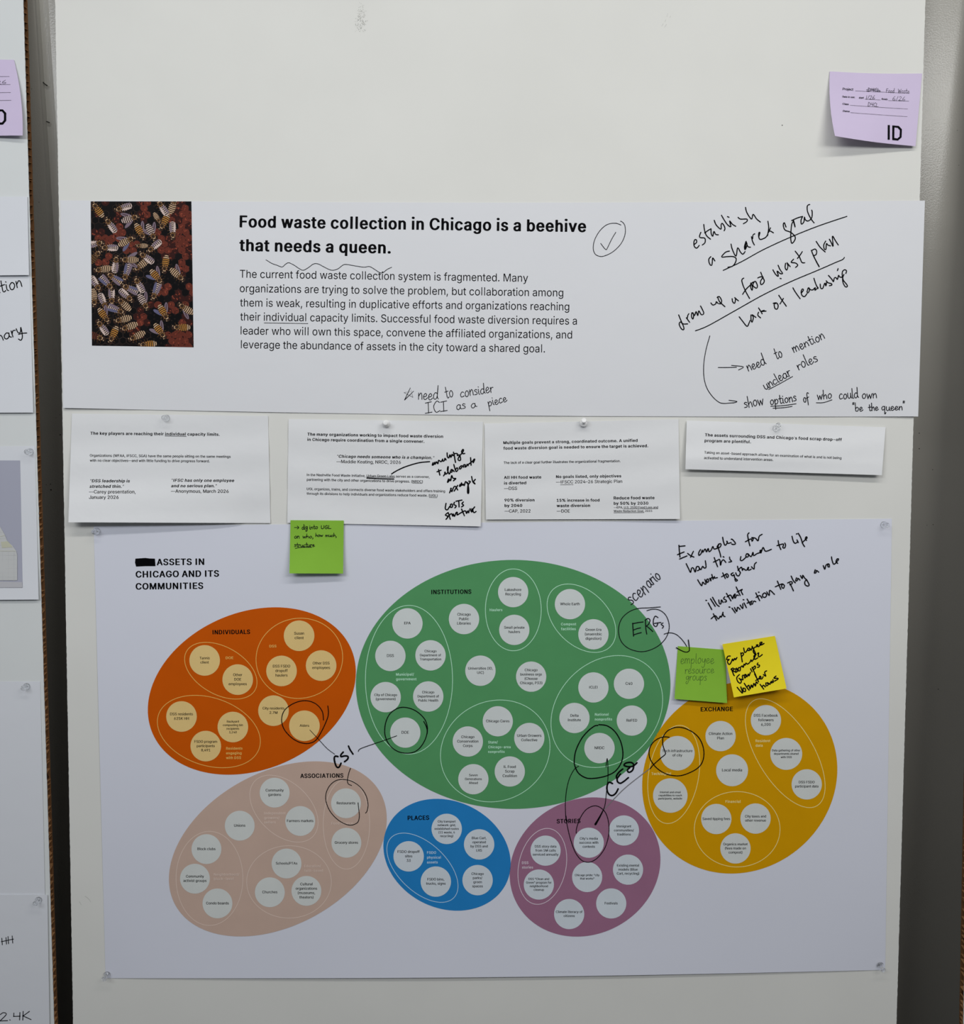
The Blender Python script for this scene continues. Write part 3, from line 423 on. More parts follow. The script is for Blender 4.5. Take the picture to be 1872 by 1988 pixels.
[139,5],[154,0],[234,0],[249,5],[255,11],[309,193],[364,11],[369,5],[384,0],[464,0],[479,5],[489,17],[600,369]]]],
[379,429,[[[22,0],[92,0],[161,104],[188,155],[219,102],[287,0],[357,1],[224,191],[351,378],[350,380],[282,380],[221,288],[192,233],[100,380],[29,379],[149,204],[154,192]]],[[[17,11],[23,5],[38,0],[128,0],[143,5],[216,
107],[288,5],[303,0],[393,0],[408,5],[413,13],[282,194],[407,371],[407,375],[401,381],[386,386],[289,384],[277,375],[216,286],[151,381],[136,386],[46,386],[31,381],[25,375],[25,371],[150,197],[23,23]]]],
[389,439,[[[50,-140],[75,-145],[105,-145],[138,-137],[160,-123],[187,-93],[206,-56],[366,362],[370,380],[307,380],[304,377],[224,157],[195,60],[166,156],[86,377],[83,380],[17,379],[162,1],[146,-49],[136,-68],[122,-82],
[100,-90],[61,-86],[47,-136]]],[[[58,-132],[91,-138],[141,-138],[168,-134],[204,-117],[240,-83],[262,-44],[427,369],[427,375],[421,381],[406,386],[323,386],[308,381],[300,373],[221,164],[142,373],[134,381],[119,386],[34,
386],[19,381],[13,375],[18,357],[158,11],[142,-34],[132,-52],[123,-60],[109,-62],[98,-58],[78,-58],[63,-63],[57,-69],[43,-121]]]],
[380,430,[[[42,0],[338,1],[337,57],[127,58],[128,64],[333,331],[332,380],[48,379],[49,323],[252,323],[253,319],[42,46]]],[[[43,5],[58,0],[373,0],[388,5],[394,11],[394,67],[382,75],[191,77],[389,326],[389,375],[383,381],
[368,386],[65,386],[50,381],[44,375],[44,319],[57,310],[243,308],[38,57],[38,11]]]],
[453,503,[[[242,515],[194,513],[162,503],[130,485],[103,457],[86,432],[68,392],[56,351],[49,306],[48,272],[49,202],[56,157],[68,114],[84,77],[103,51],[130,23],[159,7],[189,-3],[219,-7],[264,-3],[295,7],[320,22],[349,49],
[369,79],[386,117],[398,162],[404,219],[404,289],[398,346],[384,396],[369,429],[349,459],[320,487],[292,503],[259,513]],[[230,460],[252,457],[275,447],[296,429],[316,401],[331,364],[338,334],[343,297],[344,251],[343,
211],[334,159],[319,114],[308,94],[290,73],[272,60],[250,52],[217,50],[185,58],[165,72],[146,92],[131,121],[123,142],[114,177],[109,227],[109,281],[114,331],[123,366],[133,392],[146,416],[169,440],[180,448],[200,457]]],
[[[210,513],[170,501],[131,481],[99,450],[82,426],[65,392],[52,348],[45,305],[44,235],[50,170],[64,118],[80,84],[99,58],[131,28],[166,9],[205,-3],[235,-6],[271,-6],[300,-3],[340,9],[371,26],[386,38],[405,56],[425,85],
[440,117],[454,165],[460,219],[460,289],[454,343],[440,391],[425,423],[405,452],[371,482],[336,501],[295,513]],[[245,438],[260,438],[276,432],[288,424],[305,404],[327,357],[339,294],[339,214],[327,152],[315,122],[299,
96],[280,80],[261,72],[243,72],[228,78],[216,86],[202,101],[179,149],[170,182],[165,230],[167,300],[170,326],[180,364],[190,388],[209,414],[226,430]]]],
[453,503,[[[391,0],[391,55],[276,56],[276,507],[197,508],[86,428],[86,359],[204,445],[209,448],[213,448],[213,56],[77,55],[76,1]]],[[[442,5],[447,11],[447,65],[442,71],[427,75],[332,76],[332,498],[327,503],[312,508],
[205,506],[82,421],[82,353],[88,348],[103,343],[132,344],[209,395],[209,76],[85,74],[72,65],[72,11],[78,5],[93,0],[427,0]]]],
[453,503,[[[65,0],[389,1],[388,57],[152,58],[152,61],[271,182],[316,232],[352,281],[372,319],[381,354],[381,388],[372,424],[362,444],[349,462],[325,485],[300,500],[278,508],[243,515],[206,515],[166,507],[143,497],[118,
480],[91,449],[74,418],[67,391],[66,362],[126,362],[129,386],[136,408],[146,424],[163,442],[188,455],[203,458],[228,460],[253,457],[286,442],[309,418],[319,391],[321,364],[312,329],[299,304],[279,278],[64,48]]],[[[66,5],
[81,0],[424,0],[439,5],[445,11],[445,67],[432,75],[218,77],[372,232],[408,278],[428,315],[437,348],[437,383],[428,418],[418,437],[405,455],[376,481],[357,492],[332,503],[294,513],[222,515],[201,511],[166,501],[131,484],
[95,453],[83,437],[70,412],[63,386],[62,356],[74,348],[162,346],[177,350],[183,356],[188,392],[202,414],[219,430],[241,438],[261,438],[276,434],[287,427],[300,414],[312,395],[317,361],[308,328],[295,304],[275,278],[60,
58],[60,11]]]],
[453,503,[[[71,508],[71,452],[287,451],[280,439],[157,299],[157,249],[240,245],[273,235],[290,225],[309,207],[324,181],[329,159],[329,131],[319,99],[296,73],[275,60],[245,52],[193,52],[166,58],[150,67],[127,86],[117,
101],[108,132],[45,132],[47,106],[54,86],[69,59],[91,35],[125,13],[160,0],[205,-7],[251,-5],[281,2],[308,12],[333,27],[359,51],[370,66],[384,91],[390,114],[394,144],[390,176],[384,199],[370,224],[359,239],[336,260],[311,
275],[278,287],[222,291],[370,457],[372,507]]],[[[72,503],[66,498],[66,442],[79,434],[275,431],[153,299],[153,247],[159,243],[174,238],[219,238],[256,234],[291,220],[305,208],[320,182],[325,161],[325,138],[315,108],[297,
88],[267,74],[241,71],[211,76],[189,90],[173,109],[166,137],[152,147],[52,147],[40,138],[40,132],[43,111],[56,79],[73,56],[106,29],[139,11],[167,2],[221,-6],[287,-5],[326,4],[362,18],[384,31],[415,58],[426,73],[440,96],
[446,118],[450,147],[446,180],[440,203],[426,227],[415,242],[387,266],[352,286],[322,295],[291,298],[290,300],[426,447],[428,498],[422,503],[407,508],[87,508]]]],
[453,503,[[[309,508],[247,508],[245,506],[41,162],[40,106],[280,105],[281,1],[342,0],[343,104],[413,106],[412,163],[343,164],[342,318],[281,318],[280,163],[108,164],[303,494]]],[[[353,506],[263,508],[248,503],[241,496],
[36,165],[36,111],[48,102],[276,100],[277,11],[283,5],[298,0],[378,0],[393,5],[399,11],[399,99],[448,100],[463,105],[469,111],[469,168],[463,174],[448,179],[399,180],[399,316],[386,325],[298,327],[283,322],[277,316],
[276,179],[171,180],[366,493],[366,498]]]],
[453,503,[[[366,508],[97,508],[95,504],[68,254],[71,252],[129,247],[157,265],[191,275],[232,277],[256,272],[286,255],[305,236],[318,212],[326,186],[326,139],[320,116],[311,99],[305,89],[282,68],[261,57],[244,52],[199,
52],[164,65],[151,75],[133,96],[125,114],[122,130],[61,130],[61,112],[68,87],[83,59],[111,30],[146,8],[167,0],[211,-7],[252,-5],[284,3],[309,15],[331,30],[355,54],[370,76],[378,94],[388,127],[391,159],[386,209],[380,
231],[366,257],[337,293],[311,313],[294,322],[249,333],[211,333],[192,330],[164,320],[137,302],[135,302],[151,452],[366,452]]],[[[417,503],[402,508],[113,508],[98,503],[92,498],[64,252],[72,245],[87,241],[132,236],[165,
236],[180,241],[202,255],[227,263],[248,265],[263,262],[287,248],[304,230],[319,200],[324,170],[319,133],[301,98],[278,80],[258,72],[247,71],[222,76],[202,90],[184,114],[179,137],[167,145],[77,147],[62,142],[56,137],[57,
117],[66,89],[74,74],[100,43],[137,18],[170,4],[207,-5],[267,-6],[297,-3],[328,5],[365,23],[382,33],[411,61],[426,82],[437,108],[444,132],[447,161],[446,195],[436,233],[422,259],[404,283],[388,298],[362,317],[318,334],
[285,341],[227,341],[194,335],[207,432],[410,434],[422,442],[422,498]]]],
[453,503,[[[321,508],[253,508],[249,504],[112,302],[85,252],[70,212],[64,172],[65,131],[72,102],[82,79],[99,52],[123,28],[141,15],[176,0],[196,-5],[236,-7],[256,-5],[291,5],[326,25],[352,49],[367,71],[380,99],[389,142],
[389,174],[385,197],[379,221],[369,242],[355,262],[338,280],[316,295],[294,305],[258,313],[216,313],[177,299]],[[263,260],[279,252],[297,237],[314,216],[322,197],[327,176],[327,139],[322,117],[314,99],[300,81],[278,62],
[264,55],[233,48],[193,53],[161,72],[137,102],[130,119],[125,144],[125,172],[130,197],[139,216],[152,234],[173,252],[186,258],[211,265],[241,265]]],[[[365,506],[269,508],[254,503],[245,495],[126,329],[93,276],[75,240],
[65,209],[60,178],[61,135],[71,99],[81,79],[95,60],[124,32],[142,19],[174,5],[204,-3],[232,-6],[292,-5],[327,4],[362,19],[384,33],[413,63],[436,104],[445,146],[443,194],[430,235],[411,264],[382,290],[339,312],[305,320],
[255,324],[378,495],[378,498]],[[244,71],[224,78],[212,86],[193,111],[183,139],[181,175],[191,209],[208,233],[230,248],[247,253],[257,253],[280,245],[303,225],[310,216],[318,199],[323,178],[323,146],[313,114],[296,90],
[272,74],[260,71]]]],
[453,503,[[[98,0],[165,1],[390,448],[390,508],[62,507],[63,452],[324,451]]],[[[106,2],[201,0],[216,5],[221,11],[446,437],[446,498],[441,503],[426,508],[79,508],[64,503],[58,498],[58,442],[71,434],[313,431],[93,13],[93,
11]]]],
[453,503,[[[204,515],[161,505],[126,487],[105,469],[89,447],[79,427],[72,406],[70,374],[72,356],[80,329],[97,302],[113,287],[129,275],[151,268],[152,266],[133,260],[101,242],[82,222],[70,206],[57,176],[54,161],[54,109],
[60,87],[79,56],[94,38],[131,13],[161,2],[191,-5],[261,-5],[286,0],[314,10],[348,30],[380,64],[392,86],[399,107],[400,154],[397,171],[389,194],[377,214],[344,247],[319,260],[300,266],[323,275],[339,287],[364,314],[372,
329],[380,357],[380,404],[374,427],[365,444],[352,462],[326,487],[303,500],[268,512],[248,515]],[[335,119],[330,104],[320,87],[304,72],[281,58],[248,50],[194,52],[171,58],[154,67],[130,89],[117,119],[117,159],[132,192],
[153,213],[166,222],[186,230],[209,235],[253,233],[271,228],[294,217],[311,203],[324,187],[335,159]],[[319,392],[319,359],[314,342],[305,327],[289,310],[274,300],[243,290],[211,290],[194,293],[174,302],[164,308],[145,
329],[134,359],[134,392],[139,409],[147,424],[166,443],[181,452],[203,458],[239,460],[258,457],[281,447],[305,424],[314,409]]],[[[220,515],[169,503],[127,482],[101,461],[85,440],[75,421],[68,400],[66,367],[68,350],[76,
324],[93,299],[114,279],[133,265],[102,248],[78,225],[66,209],[53,180],[50,166],[50,114],[56,94],[75,63],[95,42],[132,18],[169,4],[207,-5],[297,-5],[345,7],[392,29],[409,42],[433,66],[450,96],[456,125],[456,160],[445,
199],[426,225],[402,248],[371,265],[390,279],[410,297],[428,324],[436,351],[436,399],[430,421],[415,447],[385,477],[360,492],[330,505],[295,513]],[[186,98],[173,127],[173,161],[185,189],[204,209],[230,222],[259,224],
[287,217],[300,209],[315,195],[326,176],[331,161],[333,139],[326,113],[316,96],[305,86],[289,76],[274,72],[240,71],[205,81]],[[257,300],[239,301],[215,312],[201,328],[190,356],[190,385],[195,400],[203,414],[225,434],
[250,439],[279,434],[295,422],[310,400],[315,385],[315,356],[305,330],[290,314],[270,303]]]],
[453,503,[[[131,0],[199,0],[205,6],[340,206],[369,259],[382,296],[389,331],[389,362],[380,408],[370,431],[355,454],[331,480],[309,495],[284,507],[243,515],[209,515],[168,507],[143,495],[121,480],[100,459],[85,438],[72,
409],[65,382],[64,362],[65,321],[70,299],[84,268],[97,248],[118,227],[156,205],[186,197],[203,195],[243,197],[277,211]],[[191,455],[214,460],[238,460],[261,455],[281,445],[305,422],[322,391],[327,369],[327,331],[322,
311],[314,292],[297,271],[281,258],[261,248],[234,243],[218,243],[188,250],[169,260],[149,279],[132,309],[127,328],[125,361],[130,389],[137,406],[161,437]]],[[[139,2],[235,0],[250,5],[261,15],[378,180],[410,229],[430,
268],[438,292],[445,326],[443,375],[436,402],[425,428],[405,455],[382,477],[365,487],[329,505],[279,515],[225,515],[175,505],[144,491],[122,477],[91,445],[68,404],[61,378],[60,359],[61,316],[75,275],[93,246],[119,222],
[139,209],[164,198],[202,188],[251,185],[126,13],[126,11]],[[250,439],[269,436],[282,430],[301,414],[315,392],[323,363],[323,329],[318,309],[310,292],[287,267],[262,257],[244,257],[232,260],[205,280],[188,308],[181,340],
[185,375],[198,405],[208,418],[225,432]]]],
[188,238,[[[136,63],[124,77],[107,86],[94,87],[72,81],[60,70],[51,55],[50,35],[55,20],[69,4],[82,-3],[102,-4],[117,1],[133,15],[140,28],[141,46]]],[[[46,43],[54,24],[75,6],[105,-4],[138,-4],[168,6],[189,24],[196,36],
[197,57],[192,74],[170,95],[143,104],[110,106],[91,103],[73,95],[56,79],[47,65]]]],
[188,238,[[[38,-119],[84,-119],[136,65],[135,71],[68,70]]],[[[39,-109],[54,-114],[119,-114],[134,-109],[140,-103],[192,72],[192,79],[186,85],[171,90],[84,90],[69,85],[64,79],[34,-97],[34,-103]]]],
[188,238,[[[136,63],[124,77],[107,86],[94,87],[72,81],[60,70],[51,55],[50,35],[55,20],[69,4],[82,-3],[102,-4],[117,1],[133,15],[140,28],[141,46]],[[50,310],[55,295],[69,279],[82,272],[100,271],[117,276],[133,290],[140,
303],[141,321],[136,338],[124,352],[109,361],[92,362],[74,357],[58,343],[51,330]]],[[[46,43],[54,24],[75,6],[105,-4],[138,-4],[168,6],[189,24],[196,36],[197,57],[192,74],[170,95],[143,104],[110,106],[91,103],[73,95],[56,
79],[47,65]],[[46,306],[54,286],[75,268],[90,262],[106,259],[136,259],[153,262],[168,268],[189,286],[196,299],[197,320],[192,336],[168,359],[145,367],[108,369],[90,366],[75,359],[54,341],[47,328]]]],
[188,238,[[[38,-119],[84,-119],[136,65],[135,71],[68,70]],[[63,338],[58,321],[59,303],[68,288],[82,276],[100,271],[117,272],[130,279],[144,295],[149,310],[148,330],[141,343],[125,357],[107,362],[90,361],[75,352]]],[[[39,
-109],[54,-114],[119,-114],[134,-109],[140,-103],[192,72],[192,79],[186,85],[171,90],[84,90],[69,85],[64,79],[34,-97],[34,-103]],[[205,306],[204,328],[197,341],[176,359],[161,366],[143,369],[116,369],[98,366],[83,359],
[59,336],[54,320],[55,299],[64,285],[83,268],[98,262],[116,259],[143,259],[161,262],[176,268],[197,286]]]],
[273,323,[[[235,539],[177,539],[162,515],[142,472],[117,398],[101,328],[91,257],[91,157],[101,95],[127,5],[147,-42],[177,-96],[236,-95],[201,-18],[174,57],[159,118],[151,197],[156,282],[169,353],[192,435]]],[[[279,536],
[193,538],[178,533],[172,527],[143,475],[118,410],[103,357],[90,286],[85,233],[87,159],[93,117],[107,62],[127,7],[165,-70],[178,-87],[193,-92],[271,-92],[286,-87],[292,-81],[253,4],[230,67],[215,126],[207,201],[212,279],
[230,367],[257,448],[292,524],[292,527]]]],
[273,323,[[[38,539],[76,450],[106,347],[119,268],[122,192],[114,117],[97,50],[71,-23],[37,-95],[96,-96],[127,-38],[144,0],[166,67],[182,155],[182,258],[174,322],[156,400],[129,477],[109,518],[96,539]]],[[[46,536],[39,
533],[33,524],[50,492],[72,439],[102,341],[115,266],[118,196],[110,124],[93,61],[67,-10],[33,-81],[39,-87],[54,-92],[132,-92],[147,-87],[157,-76],[200,10],[218,61],[232,115],[238,158],[240,238],[235,288],[222,358],[202,
425],[185,468],[153,527],[147,533],[132,538]]]],
[249,299,[[[234,532],[178,531],[15,-76],[70,-76],[73,-72],[234,528]]],[[[278,529],[195,531],[180,526],[174,520],[10,-57],[10,-62],[23,-71],[106,-73],[121,-68],[129,-59],[290,514],[290,520]]]],
[206,206,[[[78,318],[129,318],[134,509],[70,508]]],[[[78,318],[129,318],[134,509],[70,508]]]],
[321,321,[[[78,318],[129,318],[134,509],[70,508]],[[243,318],[250,508],[186,509],[192,318]]],[[[78,318],[129,318],[134,509],[70,508]],[[243,318],[250,508],[186,509],[192,318]]]],
[453,503,[[[337,189],[337,244],[114,244],[115,188]]],[[[393,190],[393,245],[381,254],[131,256],[116,251],[110,245],[110,190],[123,181],[373,180],[388,184]]]],
[699,749,[[[700,189],[699,244],[0,244],[1,188]]],[[[756,190],[756,245],[750,251],[735,256],[17,256],[2,251],[-4,245],[-4,190],[2,184],[17,180],[735,180],[750,184]]]],
[350,400,[[[350,189],[349,244],[0,244],[1,188]]],[[[406,190],[406,245],[400,251],[385,256],[17,256],[2,251],[-4,245],[-4,190],[2,184],[17,180],[385,180],[400,184]]]],
[676,726,[[[541,219],[521,224],[481,224],[462,219],[437,204],[421,188],[406,160],[400,121],[400,95],[405,60],[423,25],[442,7],[461,-3],[491,-10],[511,-10],[537,-5],[557,5],[580,26],[595,55],[601,91],[601,123],[596,156],
[590,173],[576,193],[559,209]],[[539,509],[482,509],[480,506],[134,0],[191,0],[193,3]],[[512,35],[491,35],[474,42],[463,53],[453,81],[453,133],[456,146],[463,161],[476,174],[486,179],[506,180],[517,179],[527,174],[538,
163],[548,136],[550,95],[545,66],[529,42]],[[216,510],[182,517],[154,515],[136,510],[117,500],[98,483],[80,450],[75,423],[75,376],[81,346],[100,315],[117,299],[136,289],[172,282],[196,284],[214,289],[245,308],[258,325],
[270,348],[275,368],[275,431],[271,446],[265,465],[250,486],[234,500]],[[184,472],[202,465],[211,456],[220,440],[223,425],[223,376],[218,356],[204,335],[191,329],[172,327],[161,329],[147,335],[138,345],[128,370],[126,
415],[131,441],[138,455],[149,465],[159,470]]],[[[639,189],[618,211],[605,221],[585,230],[557,236],[497,236],[470,230],[445,217],[414,188],[402,165],[397,146],[397,81],[407,51],[419,33],[448,9],[468,-1],[493,-8],[560,
-8],[582,-3],[608,11],[639,40],[651,62],[656,81],[656,148],[647,175]],[[590,503],[575,508],[498,508],[483,503],[476,497],[129,14],[135,6],[150,1],[227,1],[242,6],[249,12],[594,492],[596,498]],[[528,171],[541,153],[544,
140],[546,103],[541,76],[534,64],[525,58],[516,70],[509,91],[509,137],[519,164]],[[312,470],[292,491],[280,498],[260,508],[233,515],[170,515],[143,508],[118,496],[89,468],[79,451],[72,428],[72,358],[77,341],[89,318],
[110,297],[123,287],[143,278],[170,271],[232,271],[258,278],[282,288],[295,298],[314,320],[326,342],[331,361],[331,425],[324,449]],[[202,336],[194,342],[187,355],[182,380],[184,420],[194,444],[200,450],[207,446],[216,
430],[219,415],[217,365],[209,344]]]],
[448,498,[[[157,508],[122,492],[99,471],[84,446],[77,424],[76,382],[81,359],[96,327],[119,294],[136,276],[90,240],[64,214],[47,191],[41,176],[34,144],[36,107],[42,84],[54,61],[66,46],[93,22],[130,3],[163,-5],[210,-7],
[257,2],[300,20],[328,43],[365,0],[437,0],[367,86],[391,127],[399,151],[406,184],[407,224],[349,224],[347,194],[342,169],[336,149],[327,135],[219,266],[272,305],[301,336],[316,362],[322,384],[324,407],[317,442],[309,
459],[301,471],[278,492],[243,508],[217,513],[183,513]],[[291,86],[257,62],[225,50],[205,47],[180,47],[152,53],[130,65],[112,82],[101,104],[97,116],[97,144],[102,161],[122,190],[150,215],[173,230],[289,91]],[[182,312],
[159,339],[144,364],[137,386],[137,412],[147,436],[165,452],[187,460],[218,460],[240,450],[256,432],[262,406],[261,391],[252,371],[242,357],[217,335],[185,312]]],[[[493,11],[488,20],[423,95],[435,109],[455,154],[462,
185],[463,227],[458,233],[443,238],[358,236],[345,227],[341,190],[278,262],[279,266],[323,296],[350,323],[363,340],[375,364],[380,391],[378,418],[373,435],[357,462],[336,482],[316,496],[288,506],[253,513],[199,513],[179,
510],[143,498],[118,484],[95,462],[80,438],[72,407],[72,375],[83,337],[105,304],[128,275],[91,247],[60,218],[43,195],[37,180],[30,151],[32,113],[38,90],[50,68],[78,38],[111,16],[148,2],[179,-5],[263,-5],[316,9],[346,23],
[349,23],[366,5],[381,0],[473,0],[488,5]],[[191,202],[285,96],[279,90],[249,74],[216,67],[189,75],[168,92],[153,123],[153,147],[165,176]],[[216,338],[197,369],[193,381],[193,404],[203,426],[216,436],[231,439],[241,435],
[252,423],[258,397],[255,380],[245,362],[238,353]]]],
[188,196,[],[]]]
LETTERS = "ABCDEFGHIJKLMNOPQRSTUVWXYZabcdefghijklmnopqrstuvwxyz0123456789.,:;()/'\"-\u2014\u2013%& "
FONT = dict(zip(LETTERS, OUTLINES))
_tess = {}
def glyph(ch, bold):
    k = (ch, bold)
    if k not in _tess:
        loops = FONT[ch][2 + bold] if ch in FONT else []
        pts = [(x / 1000, y / 1000) for l in loops for x, y in l]
        tris = []; first = 0; starts = []
        for l in loops: starts.append(first); first += len(l)
        def inside(p, l):
            c = False
            for i in range(len(l)):
                (ax, ay), (bx, by) = l[i - 1], l[i]
                if (ay > p[1]) != (by > p[1]) and p[0] < (bx - ax) * (p[1] - ay) / (by - ay) + ax: c = not c
            return c
        holes = {i: [j for j, q in enumerate(loops) if j != i and inside(l[0], q)] for i, l in enumerate(loops)}
        for i, l in enumerate(loops):                    # every outline with the holes inside it
            if holes[i]: continue
            g_ = [i] + [j for j in holes if i in holes[j]]
            idx = [starts[j] + n for j in g_ for n in range(len(loops[j]))]
            for t in tessellate_polygon([[Vector((x, y, 0)) for x, y in loops[j]] for j in g_]): tris.append(tuple(idx[n] for n in t))
        _tess[k] = (FONT.get(ch, FONT['o'])[bold] / 1000, pts, [tuple(t) for t in tris])
    return _tess[k]
class Ink:
    """triangles in photo pixels, laid onto a sheet later"""
    def __init__(s): s.v = []; s.f = []; s.m = []
    def add(s, v, f, m=0):
        k = len(s.v); s.v += v; s.f += [tuple(i + k for i in t) for t in f]; s.m += [m] * len(f)
    def text(s, t, x0, y0, x1, y1, cap=None, bold=0, ital=0.0, m=0):
        adv = 0; items = []
        for ch in t:
            a, p, tr = glyph(ch, bold); items.append((adv, p, tr)); adv += a
        xs = [o + q[0] for o, p, tr in items for q in p]
        lo, hi = min(xs), max(xs)
        L = math.hypot(x1 - x0, y1 - y0); kx = L / (hi - lo); ky = cap / 0.509 if cap else kx
        ux, uy = (x1 - x0) / L, (y1 - y0) / L
        for o, p, tr in items:
            if not p: continue
            vv = []
            for (gx, gy) in p:
                a = (o + gx - lo) * kx + gy * ky * ital; b = gy * ky
                vv.append((x0 + ux * a + uy * b, y0 + uy * a - ux * b))
            s.add(vv, tr, m)
    def width(s, t, bold=0):
        adv = 0; xs = []
        for ch in t:
            a, p, tr = glyph(ch, bold); xs += [adv + q[0] for q in p]; adv += a
        return max(xs) - min(xs)
    def poly(s, pts, m=0):
        tr = tessellate_polygon([[Vector((x, y, 0)) for x, y in pts]])
        s.add(list(pts), [tuple(t) for t in tr], m)
    def disc(s, pts, rings=1, m=0):
        """a convex outline filled in rings, so that it follows a bent sheet"""
        n = len(pts); cx = sum(p[0] for p in pts) / n; cy = sum(p[1] for p in pts) / n
        v = [(cx, cy)]; f = []
        for r in range(1, rings + 1):
            k = r / rings; v += [(cx + (x - cx) * k, cy + (y - cy) * k) for x, y in pts]
            a = 1 + (r - 1) * n
            for i in range(n):
                j = (i + 1) % n
                if r == 1: f.append((0, a + i, a + j))
                else: f.append((a - n + i, a + i, a + j, a - n + j))
        s.add(v, f, m)
    def quad(s, q, nu, nv, m=0):
        A, B, C, D = [Vector(p) for p in q]
        v = []; f = []
        for j in range(nv + 1):
            for i in range(nu + 1):
                u, w = i / nu, j / nv; p = A * (1 - u) * (1 - w) + B * u * (1 - w) + C * u * w + D * (1 - u) * w
                v.append((p.x, p.y))
        for j in range(nv):
            for i in range(nu): a = j * (nu + 1) + i; f.append((a, a + nu + 1, a + nu + 2, a + 1))
        s.add(v, f, m)
    def ring(s, pts, w, m=0):
        """a closed line of even width"""
        n = len(pts); v = []; f = []
        for i in range(n):
            d = Vector(pts[(i + 1) % n]) - Vector(pts[i - 1]); d.normalize(); q = Vector((-d.y, d.x)) * w / 2; p = Vector(pts[i])
            v += [tuple(p + q), tuple(p - q)]; j = (i + 1) % n
            f.append((2 * i, 2 * i + 1, 2 * j + 1, 2 * j))
        s.add(v, f, m)
    def loops(s, ls, m=0):
        tr = tessellate_polygon([[Vector((x, y, 0)) for x, y in l] for l in ls])
        s.add([p for l in ls for p in l], [tuple(t) for t in tr], m)
    def stroke(s, pts, w, m=0, smooth=True, w1=None):
        p = [Vector(q[:2]) for q in pts]
        if smooth and len(p) > 2:
            out = []
            for i in range(len(p) - 1):
                a, b, c, d = p[max(i - 1, 0)], p[i], p[i + 1], p[min(i + 2, len(p) - 1)]
                nn = max(3, min(14, int((c - b).length / 3.0) + 2))
                for k in range(nn):
                    t = k / nn
                    out.append(0.5 * ((2 * b) + (c - a) * t + (2 * a - 5 * b + 4 * c - d) * t * t + (3 * b - a - 3 * c + d) * t ** 3))
            p = out + [p[-1]]
        q = [p[0]]
        for a in p[1:]:
            if (a - q[-1]).length > 1e-3: q.append(a)
        p = q
        if len(p) == 1: p.append(p[0] + Vector((0.3, 0)))
        n = len(p); vv = []; ff = []
        for i in range(n):
            d = p[min(i + 1, n - 1)] - p[max(i - 1, 0)]
            if d.length < 1e-6: d = Vector((1, 0))
            d.normalize(); nn = Vector((-d.y, d.x))
            ww = w if w1 is None else w + (w1 - w) * i / (n - 1)
            vv += [tuple(p[i] + nn * ww / 2), tuple(p[i] - nn * ww / 2)]
            if i: ff += [(2 * i - 2, 2 * i - 1, 2 * i + 1), (2 * i - 2, 2 * i + 1, 2 * i)]
        for i, ww in ((0, w), (n - 1, w if w1 is None else w1)):
            k = len(vv); vv += [(p[i].x + math.cos(j * math.pi / 4) * ww / 2, p[i].y + math.sin(j * math.pi / 4) * ww / 2) for j in range(8)]
            ff += [(k, k + j, k + j + 1) for j in range(1, 7)]
        s.add(vv, ff, m)
    def write(s, t, x0, y0, x1, y1, xh, w, m=0, slant=0.08):
        """handwriting: single-stroke letters along a baseline"""
        adv = 0; items = []
        rnd = random.Random(t)
        for ch in t:
            a, st = HAND.get(ch, HAND['o']); items.append((adv, st, rnd.uniform(-.06, .06), rnd.uniform(.92, 1.1))); adv += a
        tot = adv - 0.12
        L = math.hypot(x1 - x0, y1 - y0); kx = L / tot; ux, uy = (x1 - x0) / L, (y1 - y0) / L
        for o, st, dy, sc in items:
            for line in st:
                pp = []
                for (gx, gy) in line:
                    b = (gy * sc + dy) * xh; a = (o + gx) * kx + b * slant
                    pp.append((x0 + ux * a + uy * b, y0 + uy * a - ux * b))
                s.stroke(pp, w, m)
def _h(adv, spec):
    return adv, [[tuple(float(c) for c in q.split(',')) for q in l.split()] for l in spec.split('/')]
